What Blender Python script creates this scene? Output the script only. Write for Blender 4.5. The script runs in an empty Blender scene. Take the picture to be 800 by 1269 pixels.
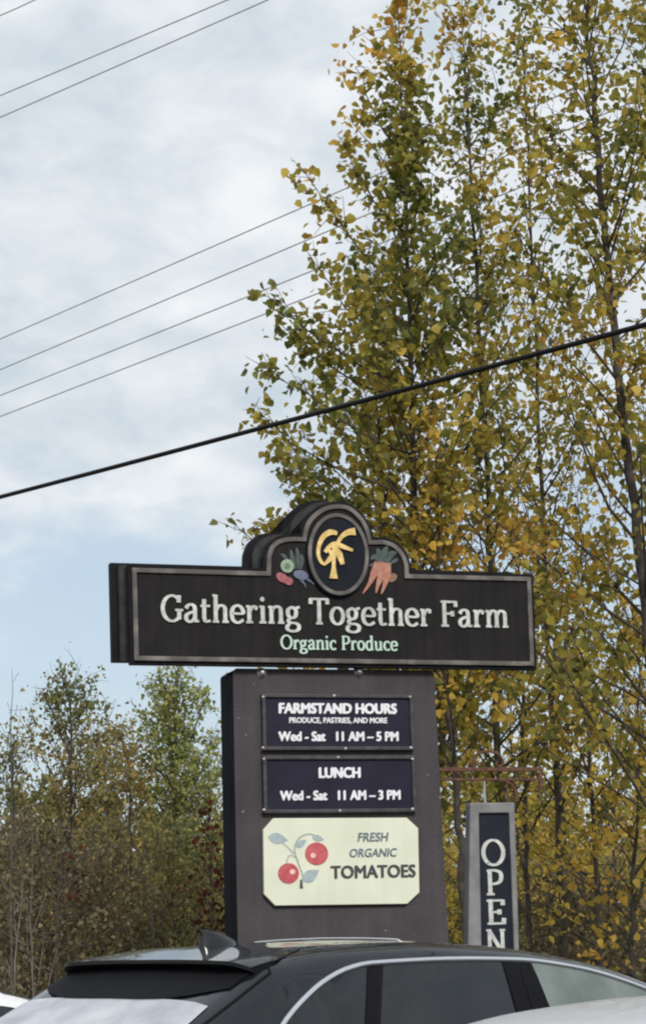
import bpy, math, random
import numpy as np
from mathutils import Vector, Matrix

R = math.radians
scene = bpy.context.scene
COL = scene.collection

# ------------------------------------------------------------------ camera
F_PX, HORIZON, ROLL, EYE = 2600.0, 1150.0, -0.0271, 1.7      # focal length and horizon measured on an 800 x 1269 picture
pitch = math.atan((HORIZON - 634.5) / F_PX)
fw = Vector((0, math.cos(pitch), math.sin(pitch)))
r0 = Vector((1, 0, 0)); u0 = r0.cross(fw)
cr, sr = math.cos(ROLL), math.sin(ROLL)
rt = r0 * cr + u0 * sr
up = u0 * cr - r0 * sr
cam_d = bpy.data.cameras.new("camera")
cam = bpy.data.objects.new("camera", cam_d)
COL.objects.link(cam)
m3 = Matrix((rt, up, -fw)).transposed()
cam.matrix_world = Matrix.Translation((0, 0, EYE)) @ m3.to_4x4()
cam_d.sensor_fit = 'HORIZONTAL'; cam_d.sensor_width = 36.0
cam_d.lens = 36.0 * F_PX / 800.0
cam_d.clip_start = 0.1; cam_d.clip_end = 3000
scene.camera = cam

def ray(x, y):
    return rt * ((x - 400.0) / F_PX) + up * ((634.5 - y) / F_PX) + fw
def at(x, y, Y):
    "world point seen at picture position x, y and standing Y metres ahead"
    d = ray(x, y)
    return Vector((0, 0, EYE)) + d * (Y / d.y)

# ------------------------------------------------------------------ world and sun
SUN_EL, SUN_AZ = 36.0, 160.0          # azimuth clockwise from +Y (view direction)
world = bpy.data.worlds.new("World"); scene.world = world
world.use_nodes = True
wn = world.node_tree.nodes; wl = world.node_tree.links
for n in list(wn): wn.remove(n)
def N(nodes, t, **kw):
    n = nodes.new(t)
    for k, v in kw.items(): setattr(n, k, v)
    return n
w_out = N(wn, 'ShaderNodeOutputWorld'); w_bg = N(wn, 'ShaderNodeBackground')
w_bg.inputs['Strength'].default_value = 0.1
sky = N(wn, 'ShaderNodeTexSky', sky_type='NISHITA')
sky.sun_disc = False; sky.sun_elevation = R(SUN_EL); sky.sun_rotation = R(SUN_AZ)
sky.air_density = 1.0; sky.dust_density = 1.5; sky.ozone_density = 1.0
tc = N(wn, 'ShaderNodeTexCoord')
sep = N(wn, 'ShaderNodeSeparateXYZ'); wl.new(tc.outputs['Generated'], sep.inputs[0])
mp = N(wn, 'ShaderNodeMapping'); mp.inputs['Scale'].default_value = (1.0, 1.0, 1.75)
mp.inputs['Rotation'].default_value = (0, R(16), 0)
wl.new(tc.outputs['Generated'], mp.inputs[0])
n1 = N(wn, 'ShaderNodeTexNoise'); n1.inputs['Scale'].default_value = 5.5; n1.inputs['Detail'].default_value = 7
n1.inputs['Roughness'].default_value = 0.55; n1.inputs['Distortion'].default_value = 0.5
wl.new(mp.outputs[0], n1.inputs[0])
n2 = N(wn, 'ShaderNodeTexNoise'); n2.inputs['Scale'].default_value = 19.0; n2.inputs['Detail'].default_value = 6
n2.inputs['Roughness'].default_value = 0.55; n2.inputs['Distortion'].default_value = 0.3
wl.new(mp.outputs[0], n2.inputs[0])
def wmath(op, a, b, c=None):
    n = N(wn, 'ShaderNodeMath', operation=op)
    for i, v in enumerate((a, b, c)):
        if v is None: continue
        if isinstance(v, (int, float)): n.inputs[i].default_value = v
        else: wl.new(v, n.inputs[i])
    return n.outputs[0]
# more cloud higher up, a clear band low down
elev = N(wn, 'ShaderNodeMapRange'); wl.new(sep.outputs['Z'], elev.inputs[0])
elev.inputs[1].default_value = 0.15; elev.inputs[2].default_value = 0.285
elev.inputs[3].default_value = -0.10; elev.inputs[4].default_value = 0.34
cov = wmath('ADD', wmath('ADD', wmath('MULTIPLY', n1.outputs[0], 0.65), wmath('MULTIPLY', n2.outputs[0], 0.35)), elev.outputs[0])
cr_ = N(wn, 'ShaderNodeMapRange', interpolation_type='SMOOTHSTEP'); wl.new(cov, cr_.inputs[0])
cr_.inputs[1].default_value = 0.42; cr_.inputs[2].default_value = 0.64
cr_.inputs[3].default_value = 0.10; cr_.inputs[4].default_value = 0.97
ccol = N(wn, 'ShaderNodeValToRGB')
ccol.color_ramp.elements[0].position = 0.38; ccol.color_ramp.elements[0].color = (0.61, 0.69, 0.765, 1)
ccol.color_ramp.elements[1].position = 0.66; ccol.color_ramp.elements[1].color = (0.91, 0.935, 0.955, 1)
shade = wmath('ADD', wmath('MULTIPLY', n2.outputs[0], 0.65), wmath('MULTIPLY', n1.outputs[0], 0.35))
wl.new(shade, ccol.inputs[0])
cmul = N(wn, 'ShaderNodeVectorMath', operation='SCALE'); cmul.inputs['Scale'].default_value = 10.0
wl.new(ccol.outputs[0], cmul.inputs[0])
# thin high haze whitens the blue
smul = N(wn, 'ShaderNodeMix', data_type='RGBA'); smul.inputs[0].default_value = 0.55
wl.new(sky.outputs[0], smul.inputs[6]); smul.inputs[7].default_value = (6.9, 8.2, 9.4, 1)
wmix = N(wn, 'ShaderNodeMix', data_type='RGBA')
wl.new(cr_.outputs[0], wmix.inputs[0]); wl.new(smul.outputs[2], wmix.inputs[6]); wl.new(cmul.outputs[0], wmix.inputs[7])
wl.new(wmix.outputs[2], w_bg.inputs[0]); wl.new(w_bg.outputs[0], w_out.inputs[0])

sun_d = bpy.data.lights.new("sun", 'SUN'); sun_d.energy = 3.1; sun_d.angle = R(14); sun_d.color = (1, 0.95, 0.88)
sun = bpy.data.objects.new("sun", sun_d); COL.objects.link(sun)
sdir = Vector((math.sin(R(SUN_AZ)) * math.cos(R(SUN_EL)), math.cos(R(SUN_AZ)) * math.cos(R(SUN_EL)), math.sin(R(SUN_EL))))
sun.rotation_euler = sdir.to_track_quat('Z', 'Y').to_euler()

vs = scene.view_settings
scene.display_settings.display_device = 'sRGB'
vs.view_transform = 'Standard'; vs.look = 'None'; vs.exposure = 0.0; vs.gamma = 1.0; vs.use_curve_mapping = False
scene.cycles.filter_width = 2.15
scene.cycles.max_bounces = 8; scene.cycles.diffuse_bounces = 5; scene.cycles.transmission_bounces = 6; scene.cycles.transparent_max_bounces = 8

# ------------------------------------------------------------------ materials
def new_mat(name):
    m = bpy.data.materials.new(name); m.use_nodes = True
    nt = m.node_tree; b = nt.nodes['Principled BSDF']
    return m, nt.nodes, nt.links, b
def mat(name, c, rough=0.6, metal=0.0, coat=0.0, var=0.15, scale=8.0, c2=None, spec=0.5, bump=0.0, bscale=60.0, detail=4.0, lo=0.35, hi=0.65, rvar=0.0):
    m, nn, ll, b = new_mat(name)
    b.inputs['Roughness'].default_value = rough; b.inputs['Metallic'].default_value = metal
    b.inputs['Coat Weight'].default_value = coat; b.inputs['Coat Roughness'].default_value = 0.03
    b.inputs['Specular IOR Level'].default_value = spec
    t = N(nn, 'ShaderNodeTexCoord')
    no = N(nn, 'ShaderNodeTexNoise'); no.inputs['Scale'].default_value = scale; no.inputs['Detail'].default_value = detail
    ll.new(t.outputs['Object'], no.inputs[0])
    cr = N(nn, 'ShaderNodeValToRGB')
    if c2 is None:
        ca = tuple(x * (1 - var) for x in c); cb = tuple(x * (1 + var) for x in c)
    else: ca, cb = c, c2
    cr.color_ramp.elements[0].position = lo; cr.color_ramp.elements[1].position = hi
    cr.color_ramp.elements[0].color = (*ca, 1); cr.color_ramp.elements[1].color = (*cb, 1)
    ll.new(no.outputs[0], cr.inputs[0]); ll.new(cr.outputs[0], b.inputs['Base Color'])
    if rvar:
        mr = N(nn, 'ShaderNodeMapRange'); ll.new(no.outputs[0], mr.inputs[0])
        mr.inputs[1].default_value = 0.3; mr.inputs[2].default_value = 0.7
        mr.inputs[3].default_value = max(0.02, rough - rvar); mr.inputs[4].default_value = rough + rvar
        ll.new(mr.outputs[0], b.inputs['Roughness'])
    if bump:
        nb = N(nn, 'ShaderNodeTexNoise'); nb.inputs['Scale'].default_value = bscale; nb.inputs['Detail'].default_value = 5
        ll.new(t.outputs['Object'], nb.inputs[0])
        bp = N(nn, 'ShaderNodeBump'); bp.inputs['Strength'].default_value = bump; bp.inputs['Distance'].default_value = 0.01
        ll.new(nb.outputs[0], bp.inputs['Height']); ll.new(bp.outputs[0], b.inputs['Normal'])
    return m

def leaf_mat(name, stops, scale=0.9, trans=0.35, isl=0.25):
    "leaf colour drifts from clump to clump (noise) and from leaf to leaf (random per island)"
    m, nn, ll, b = new_mat(name)
    out = nn['Material Output']
    t = N(nn, 'ShaderNodeTexCoord'); oi = N(nn, 'ShaderNodeObjectInfo')
    no = N(nn, 'ShaderNodeTexNoise', noise_dimensions='4D'); no.inputs['Scale'].default_value = scale
    no.inputs['Detail'].default_value = 3.0; no.inputs['Roughness'].default_value = 0.6
    ll.new(t.outputs['Object'], no.inputs['Vector'])
    sc = N(nn, 'ShaderNodeMath', operation='MULTIPLY'); sc.inputs[1].default_value = 40.0
    ll.new(oi.outputs['Random'], sc.inputs[0]); ll.new(sc.outputs[0], no.inputs['W'])
    g = N(nn, 'ShaderNodeNewGeometry')
    a = N(nn, 'ShaderNodeMath', operation='MULTIPLY_ADD'); a.inputs[1].default_value = isl; a.inputs[2].default_value = -isl / 2
    ll.new(g.outputs['Random Per Island'], a.inputs[0])
    s = N(nn, 'ShaderNodeMath', operation='ADD'); ll.new(no.outputs[0], s.inputs[0]); ll.new(a.outputs[0], s.inputs[1])
    cr = N(nn, 'ShaderNodeValToRGB')
    els = cr.color_ramp.elements
    while len(els) < len(stops): els.new(0.5)
    for e, (p, c) in zip(els, stops): e.position = p; e.color = (*c, 1)
    ll.new(s.outputs[0], cr.inputs[0])
    hv = N(nn, 'ShaderNodeHueSaturation')
    v = N(nn, 'ShaderNodeMapRange'); v.inputs[3].default_value = 0.6; v.inputs[4].default_value = 1.35
    fr = N(nn, 'ShaderNodeMath', operation='FRACT'); mu = N(nn, 'ShaderNodeMath', operation='MULTIPLY'); mu.inputs[1].default_value = 17.31
    ll.new(g.outputs['Random Per Island'], mu.inputs[0]); ll.new(mu.outputs[0], fr.inputs[0]); ll.new(fr.outputs[0], v.inputs[0])
    ll.new(v.outputs[0], hv.inputs['Value']); ll.new(cr.outputs[0], hv.inputs['Color'])
    ll.new(hv.outputs[0], b.inputs['Base Color'])
    b.inputs['Roughness'].default_value = 0.5; b.inputs['Specular IOR Level'].default_value = 0.3
    tr = N(nn, 'ShaderNodeBsdfTranslucent'); ll.new(hv.outputs[0], tr.inputs[0])
    mx = N(nn, 'ShaderNodeMixShader'); mx.inputs[0].default_value = trans
    ll.new(b.outputs[0], mx.inputs[1]); ll.new(tr.outputs[0], mx.inputs[2]); ll.new(mx.outputs[0], out.inputs[0])
    return m

M = {}
M['board_face'] = mat('sign_field_paint', (0.009, 0.0082, 0.009), 0.75, var=0, c2=(0.018, 0.016, 0.0165), scale=5, bump=0.25, bscale=120, rvar=0.10, spec=0.15)
M['board_edge'] = mat('sign_edge_paint', (0.005, 0.005, 0.007), 0.7, c2=(0.011, 0.011, 0.014), scale=9, spec=0.12)
M['core'] = mat('weathered_core', (0.007, 0.009, 0.010), 0.8, c2=(0.026, 0.029, 0.029), scale=14, detail=6, bump=0.4, bscale=40)
M['trim'] = mat('weathered_trim', (0.0765, 0.0688, 0.0640), 0.75, c2=(0.2250, 0.2021, 0.1845), scale=7, detail=7, lo=0.46, hi=0.74, bump=0.3)
M['letter'] = mat('cream_letter_paint', (0.3906, 0.3952, 0.3813), 0.65, c2=(0.5580, 0.5626, 0.5487), scale=30)
M['letter_green'] = mat('mint_letter_paint', (0.3720, 0.5208, 0.4371), 0.6, c2=(0.4836, 0.6138, 0.5301), scale=30)
M['gold'] = mat('gold_paint', (0.50, 0.34, 0.10), 0.45, c2=(0.74, 0.55, 0.22), scale=25, metal=0.15)
M['navy'] = mat('emblem_black', (0.005, 0.007, 0.012), 0.7, c2=(0.009, 0.011, 0.018), scale=9, spec=0.15)
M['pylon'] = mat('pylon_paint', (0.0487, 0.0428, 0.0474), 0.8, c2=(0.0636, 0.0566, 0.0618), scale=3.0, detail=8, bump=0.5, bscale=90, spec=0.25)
def weather(m, streak=0.35, chip=(0.22, 0.21, 0.20), chip_at=0.735):
    nn, ll = m.node_tree.nodes, m.node_tree.links; b = nn['Principled BSDF']
    src = b.inputs['Base Color'].links[0].from_socket
    t = N(nn, 'ShaderNodeTexCoord'); mp_ = N(nn, 'ShaderNodeMapping'); mp_.inputs['Scale'].default_value = (14, 14, 0.7)
    ll.new(t.outputs['Object'], mp_.inputs[0])
    n_ = N(nn, 'ShaderNodeTexNoise'); n_.inputs['Scale'].default_value = 1.6; n_.inputs['Detail'].default_value = 6; ll.new(mp_.outputs[0], n_.inputs[0])
    mr = N(nn, 'ShaderNodeMapRange'); mr.inputs[1].default_value = 0.35; mr.inputs[2].default_value = 0.7; mr.inputs[3].default_value = 1 - streak; mr.inputs[4].default_value = 1 + streak
    ll.new(n_.outputs[0], mr.inputs[0])
    sc_ = N(nn, 'ShaderNodeVectorMath', operation='SCALE'); ll.new(src, sc_.inputs[0]); ll.new(mr.outputs[0], sc_.inputs['Scale'])
    c_ = N(nn, 'ShaderNodeTexNoise'); c_.inputs['Scale'].default_value = 26; c_.inputs['Detail'].default_value = 3; ll.new(t.outputs['Object'], c_.inputs[0])
    m2 = N(nn, 'ShaderNodeMapRange'); m2.inputs[1].default_value = chip_at; m2.inputs[2].default_value = chip_at + 0.02; ll.new(c_.outputs[0], m2.inputs[0])
    mx = N(nn, 'ShaderNodeMix', data_type='RGBA'); ll.new(m2.outputs[0], mx.inputs[0]); ll.new(sc_.outputs[0], mx.inputs[6]); mx.inputs[7].default_value = (*chip, 1)
    ll.new(mx.outputs[2], b.inputs['Base Color'])
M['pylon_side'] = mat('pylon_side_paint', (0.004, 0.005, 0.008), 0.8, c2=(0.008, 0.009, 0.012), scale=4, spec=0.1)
M['hours'] = mat('hours_panel_paint', (0.009, 0.008, 0.021), 0.6, c2=(0.014, 0.0125, 0.030), scale=6, spec=0.2)
M['hours_frame'] = mat('hours_frame_paint', (0.022, 0.022, 0.028), 0.5, c2=(0.05, 0.05, 0.055), scale=22, spec=0.4)
M['white'] = mat('white_vinyl', (0.6992, 0.7084, 0.7360), 0.5, var=0.04)
M['cream'] = mat('cream_board_paint', (0.5818, 0.6086, 0.4778), 0.55, c2=(0.6475, 0.6627, 0.5410), scale=3.5, detail=6)
M['ink'] = mat('dark_ink', (0.035, 0.040, 0.045), 0.6)
M['blueink'] = mat('grey_blue_ink', (0.10, 0.13, 0.17), 0.6)
M['tomato'] = mat('tomato_red', (0.3900, 0.0540, 0.0715), 0.5, c2=(0.4836, 0.0960, 0.1040), scale=25)
M['tomato_lit'] = mat('tomato_pale_dab', (0.80, 0.50, 0.48), 0.5)
M['leafprint'] = mat('leaf_print_grey', (0.27, 0.34, 0.36), 0.6, c2=(0.34, 0.41, 0.42), scale=40)
M['stemprint'] = mat('stem_print', (0.30, 0.35, 0.33), 0.6)
M['bolt'] = mat('galvanised_bolt', (0.35, 0.33, 0.31), 0.4, metal=0.7, c2=(0.6, 0.57, 0.53), scale=60)
M['rust'] = mat('rusty_iron', (0.0459, 0.0195, 0.0109), 0.75, c2=(0.1326, 0.0536, 0.0250), scale=40, detail=6)
M['chain'] = mat('pale_chain', (0.4, 0.4, 0.4), 0.4, metal=0.8)
M['open_frame'] = mat('open_frame_paint', (0.1360, 0.1360, 0.1429), 0.6, c2=(0.2040, 0.2006, 0.2021), scale=9, detail=6)
M['open_side'] = mat('open_side_paint', (0.10, 0.10, 0.105), 0.7, c2=(0.15, 0.15, 0.155), scale=9)
M['open_panel'] = mat('open_panel_paint', (0.0070, 0.0095, 0.0176), 0.55, c2=(0.0110, 0.0140, 0.0231), scale=9, spec=0.2)
M['radish'] = mat('radish_paint', (0.2250, 0.0385, 0.0550), 0.55, c2=(0.3150, 0.0990, 0.1100), scale=60)
M['lettuce'] = mat('lettuce_paint', (0.1700, 0.2550, 0.1700), 0.6, c2=(0.2890, 0.3570, 0.2550), scale=60)
M['lettuce_core'] = mat('lettuce_core_paint', (0.09, 0.15, 0.10), 0.6)
M['turnip'] = mat('turnip_paint', (0.0720, 0.0920, 0.1520), 0.6, c2=(0.1200, 0.1440, 0.2080), scale=50)
M['carrot'] = mat('carrot_paint', (0.3150, 0.1105, 0.0665), 0.55, c2=(0.3900, 0.1870, 0.1330), scale=50)
M['greens'] = mat('vegetable_top_paint', (0.022, 0.040, 0.036), 0.6, c2=(0.05, 0.075, 0.07), scale=50)
M['potato'] = mat('potato_paint', (0.1760, 0.0880, 0.0480), 0.6, c2=(0.2240, 0.1280, 0.0720), scale=50)
M['cable'] = mat('black_cable', (0.006, 0.005, 0.007), 0.6, spec=0.25)
M['wire'] = mat('aluminium_wire', (0.40, 0.41, 0.44), 0.55, metal=0.0)
M['bark'] = mat('grey_bark', (0.045, 0.038, 0.030), 0.9, c2=(0.11, 0.095, 0.08), scale=16, detail=6, bump=0.6, bscale=40)
M['bark_dark'] = mat('dark_bark', (0.030, 0.024, 0.020), 0.9, c2=(0.07, 0.058, 0.048), scale=16, detail=6)
M['twig_pale'] = mat('pale_twig', (0.09, 0.082, 0.066), 0.9, c2=(0.18, 0.165, 0.135), scale=6)
M['asphalt'] = mat('asphalt', (0.040, 0.040, 0.042), 0.9, c2=(0.065, 0.064, 0.062), scale=3, detail=9, bump=0.5, bscale=200)
M['ground'] = mat('dry_ground', (0.06, 0.07, 0.025), 0.95, c2=(0.16, 0.13, 0.07), scale=0.8, detail=9, bump=0.6, bscale=30)
M['kerb'] = mat('kerb_concrete', (0.28, 0.27, 0.25), 0.9, c2=(0.38, 0.37, 0.35), scale=6, detail=6)
M['line'] = mat('bay_paint', (0.6, 0.6, 0.58), 0.7, c2=(0.8, 0.8, 0.78), scale=12)
# vehicles
M['suv_paint'] = mat('charcoal_car_paint', (0.007, 0.009, 0.012), 0.4, metal=0.0, coat=0.8, var=0.1, spec=0.1)
M['silver_paint'] = mat('silver_car_paint', (0.60, 0.62, 0.65), 0.42, metal=0.1, coat=0.5, var=0.03)
M['white_paint'] = mat('white_car_paint', (0.72, 0.73, 0.75), 0.35, coat=1.0, var=0.03)
M['trim_black'] = mat('black_plastic', (0.006, 0.006, 0.008), 0.75, var=0.1, spec=0.12)
M['gap'] = mat('seam_rubber', (0.004, 0.004, 0.005), 0.8, spec=0.2)
M['chrome'] = mat('satin_chrome', (0.72, 0.73, 0.75), 0.22, metal=1.0, var=0.03)
M['glass_dark'] = mat('tinted_window', (0.0060, 0.0078, 0.0104), 0.05, var=0.2, spec=0.6, coat=0.0)
M['glass_light'] = mat('clear_window', (0.0935, 0.1190, 0.1122), 0.04, c2=(0.1445, 0.1750, 0.1615), scale=5, spec=0.6)
M['glass_pale'] = mat('pale_rear_window', (0.26, 0.265, 0.30), 0.30, c2=(0.50, 0.51, 0.55), scale=4.5, spec=0.8, detail=9, lo=0.32, hi=0.66)  # rear window with a pale, mottled base colour
M['tyre'] = mat('tyre_rubber', (0.015, 0.015, 0.016), 0.85)
M['rim'] = mat('alloy_rim', (0.45, 0.46, 0.48), 0.3, metal=0.9)
M['lamp_red'] = mat('tail_lamp_red', (0.35, 0.012, 0.012), 0.15, coat=1.0)
M['lamp_clear'] = mat('head_lamp_clear', (0.6, 0.62, 0.65), 0.1, coat=1.0)

weather(M['pylon'], 0.07, (0.20, 0.19, 0.185), 0.745)
weather(M['board_face'], 0.22, (0.10, 0.10, 0.10), 0.76)
weather(M['cream'], 0.02, (0.35, 0.36, 0.30), 0.74)
weather(M['letter'], 0.15, (0.12, 0.12, 0.12), 0.72)

# ------------------------------------------------------------------ mesh helpers
class MB:
    def __init__(s): s.v = []; s.f = []
    def add(s, vs, fs):
        o = len(s.v); s.v += [tuple(p) for p in vs]; s.f += [tuple(i + o for i in f) for f in fs]
    def box(s, x0, x1, y0, y1, z0, z1):
        s.add([(x0,y0,z0),(x1,y0,z0),(x1,y1,z0),(x0,y1,z0),(x0,y0,z1),(x1,y0,z1),(x1,y1,z1),(x0,y1,z1)],
              [(0,3,2,1),(4,5,6,7),(0,1,5,4),(1,2,6,5),(2,3,7,6),(3,0,4,7)])
    def prism(s, poly, y0, y1):
        "polygon of (x, z) extruded from y0 (front) to y1 (back)"
        n = len(poly)
        a = sum(poly[i][0]*poly[(i+1)%n][1]-poly[(i+1)%n][0]*poly[i][1] for i in range(n))
        if a < 0: poly = poly[::-1]
        s.add([(x,y0,z) for x,z in poly] + [(x,y1,z) for x,z in poly],
              [tuple(range(n)), tuple(range(2*n-1, n-1, -1))] + [(i, i+n, (i+1)%n+n, (i+1)%n) for i in range(n)])
    def ring(s, outer, inner, y0, y1):
        "band between two matching closed outlines, extruded"
        n = len(outer)
        vs = [(x,y0,z) for x,z in outer] + [(x,y0,z) for x,z in inner] + [(x,y1,z) for x,z in outer] + [(x,y1,z) for x,z in inner]
        fs = []
        for i in range(n):
            j = (i+1) % n
            fs += [(i, j, n+j, n+i), (i, 2*n+i, 2*n+j, j), (n+i, n+j, 3*n+j, 3*n+i)]
        s.add(vs, fs)
    def tube(s, pts, rad, n=8, cap=True):
        pts = [Vector(p) for p in pts]
        rads = rad if isinstance(rad, (list, tuple, np.ndarray)) else [rad]*len(pts)
        rings = []; prev = None
        for i, p in enumerate(pts):
            d = (pts[min(i+1, len(pts)-1)] - pts[max(i-1, 0)])
            if d.length < 1e-9: d = Vector((0,0,1))
            d.normalize()
            if prev is None:
                a = d.cross(Vector((0.31, 0.17, 0.93)) if abs(d.z) < 0.8 else Vector((1, 0.13, 0.07))).normalized()
            else:
                a = prev - d * prev.dot(d)
                a = a.normalized() if a.length > 1e-6 else d.orthogonal().normalized()
            prev = a; b = d.cross(a)
            rings.append([p + (a*math.cos(2*math.pi*k/n) + b*math.sin(2*math.pi*k/n))*rads[i] for k in range(n)])
        vs = [q for r_ in rings for q in r_]; fs = []
        for i in range(len(pts)-1):
            for k in range(n):
                fs.append((i*n+k, i*n+(k+1)%n, (i+1)*n+(k+1)%n, (i+1)*n+k))
        if cap: fs += [tuple(range(n-1, -1, -1)), tuple(range((len(pts)-1)*n, len(pts)*n))]
        s.add(vs, fs)
    def grid(s, P, close=False):
        "P[i][j] points"
        n = len(P); m = len(P[0])
        s.add([q for row in P for q in row], [(i*m+j, i*m+j+1, (i+1)*m+j+1, (i+1)*m+j) for i in range(n-1) for j in range(m-1)])
    def lathe(s, prof, c, axis='y', n=24):
        cx, cy, cz = c; vs = []; fs = []; m = len(prof)
        for k in range(n):
            a = 2*math.pi*k/n
            for (r_, h) in prof:
                if axis == 'y': vs.append((cx + r_*math.cos(a), cy + h, cz + r_*math.sin(a)))
                else: vs.append((cx + r_*math.cos(a), cy + r_*math.sin(a), cz + h))
        for k in range(n):
            for i in range(m-1):
                fs.append((k*m+i, ((k+1)%n)*m+i, ((k+1)%n)*m+i+1, k*m+i+1))
        s.add(vs, fs)
    def build(s, name, material, parent=None, smooth=False, bevel=0.0, fix=True):
        me = bpy.data.meshes.new(name); me.from_pydata(s.v, [], s.f); me.update()
        if fix:
            import bmesh
            bm = bmesh.new(); bm.from_mesh(me); bmesh.ops.recalc_face_normals(bm, faces=bm.faces[:]); bm.to_mesh(me); bm.free()
        me.materials.append(material)
        if smooth:
            me.polygons.foreach_set('use_smooth', [True]*len(me.polygons))
        o = bpy.data.objects.new(name, me); COL.objects.link(o)
        if parent is not None: o.parent = parent
        if bevel:
            b = o.modifiers.new('bevel', 'BEVEL'); b.width = bevel; b.segments = 2; b.limit_method = 'ANGLE'; b.angle_limit = R(40)
        return o

def tag(o, label=None, cat=None, group=None, kind=None):
    if label: o['label'] = label
    if cat: o['category'] = cat
    if group: o['group'] = group
    if kind: o['kind'] = kind
    return o
def thing(name, label, cat, loc=(0,0,0), rotz=0.0, group=None):
    o = bpy.data.objects.new(name, None); COL.objects.link(o)
    o.empty_display_size = 0.2
    o.location = loc; o.rotation_euler = (0, 0, rotz)
    return tag(o, label, cat, group)
def catmull(pts, n=6, closed=False):
    out = []; m = len(pts)
    rng = range(m) if closed else range(m-1)
    for i in rng:
        g = (lambda k: pts[k % m]) if closed else (lambda k: pts[min(max(k, 0), m-1)])
        p0, p1, p2, p3 = [np.array(g(i+k), float) for k in (-1, 0, 1, 2)]
        for j in range(n):
            t = j/n
            out.append(tuple(0.5*((2*p1) + (-p0+p2)*t + (2*p0-5*p1+4*p2-p3)*t*t + (-p0+3*p1-3*p2+p3)*t**3)))
    if not closed: out.append(tuple(pts[-1]))
    return out
def offset_poly(poly, d):
    "grow (d > 0) a closed outline of (x, z)"
    n = len(poly); A = sum(poly[i][0]*poly[(i+1)%n][1]-poly[(i+1)%n][0]*poly[i][1] for i in range(n))
    sgn = 1 if A > 0 else -1; out = []
    for i in range(n):
        p = np.array(poly[i]); a = np.array(poly[i-1]); b = np.array(poly[(i+1)%n])
        e1 = (p-a)/max(np.linalg.norm(p-a), 1e-9); e2 = (b-p)/max(np.linalg.norm(b-p), 1e-9)
        n1_ = np.array([e1[1], -e1[0]])*sgn; n2_ = np.array([e2[1], -e2[0]])*sgn
        mvec = n1_+n2_; L = np.dot(mvec, mvec)
        mvec = mvec*(2/L) if L > 0.25 else n1_
        out.append(tuple(p + mvec*d*min(1.0, 1.0)))
    return out
def ribbon(mb, pts, widths, y0, y1):
    "flat stroke of varying width following (x, z) points"
    n = len(pts); L = []; Rr = []
    for i in range(n):
        a = np.array(pts[max(i-1, 0)]); b = np.array(pts[min(i+1, n-1)])
        d = (b-a)/max(np.linalg.norm(b-a), 1e-9); nrm = np.array([-d[1], d[0]])
        w = widths[i] if hasattr(widths, '__len__') else widths
        p = np.array(pts[i]); L.append(tuple(p+nrm*w/2)); Rr.append(tuple(p-nrm*w/2))
    vs = [(x,y0,z) for x,z in L] + [(x,y0,z) for x,z in Rr] + [(x,y1,z) for x,z in L] + [(x,y1,z) for x,z in Rr]
    fs = []
    for i in range(n-1):
        fs += [(i, i+1, n+i+1, n+i), (i, 2*n+i, 2*n+i+1, i+1), (n+i, n+i+1, 3*n+i+1, 3*n+i)]
    fs += [(0, n, 3*n, 2*n), (n-1, 3*n-1, 4*n-1, 2*n-1)]
    mb.add(vs, fs)
def ellipse(cx, cz, rx, rz, n=40, a0=0.0, tilt=0.0):
    out = []
    for k in range(n):
        a = 2*math.pi*k/n
        x, z = rx*math.cos(a), rz*math.sin(a)
        out.append((cx + x*math.cos(tilt) - z*math.sin(tilt), cz + x*math.sin(tilt) + z*math.cos(tilt)))
    return out

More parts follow.
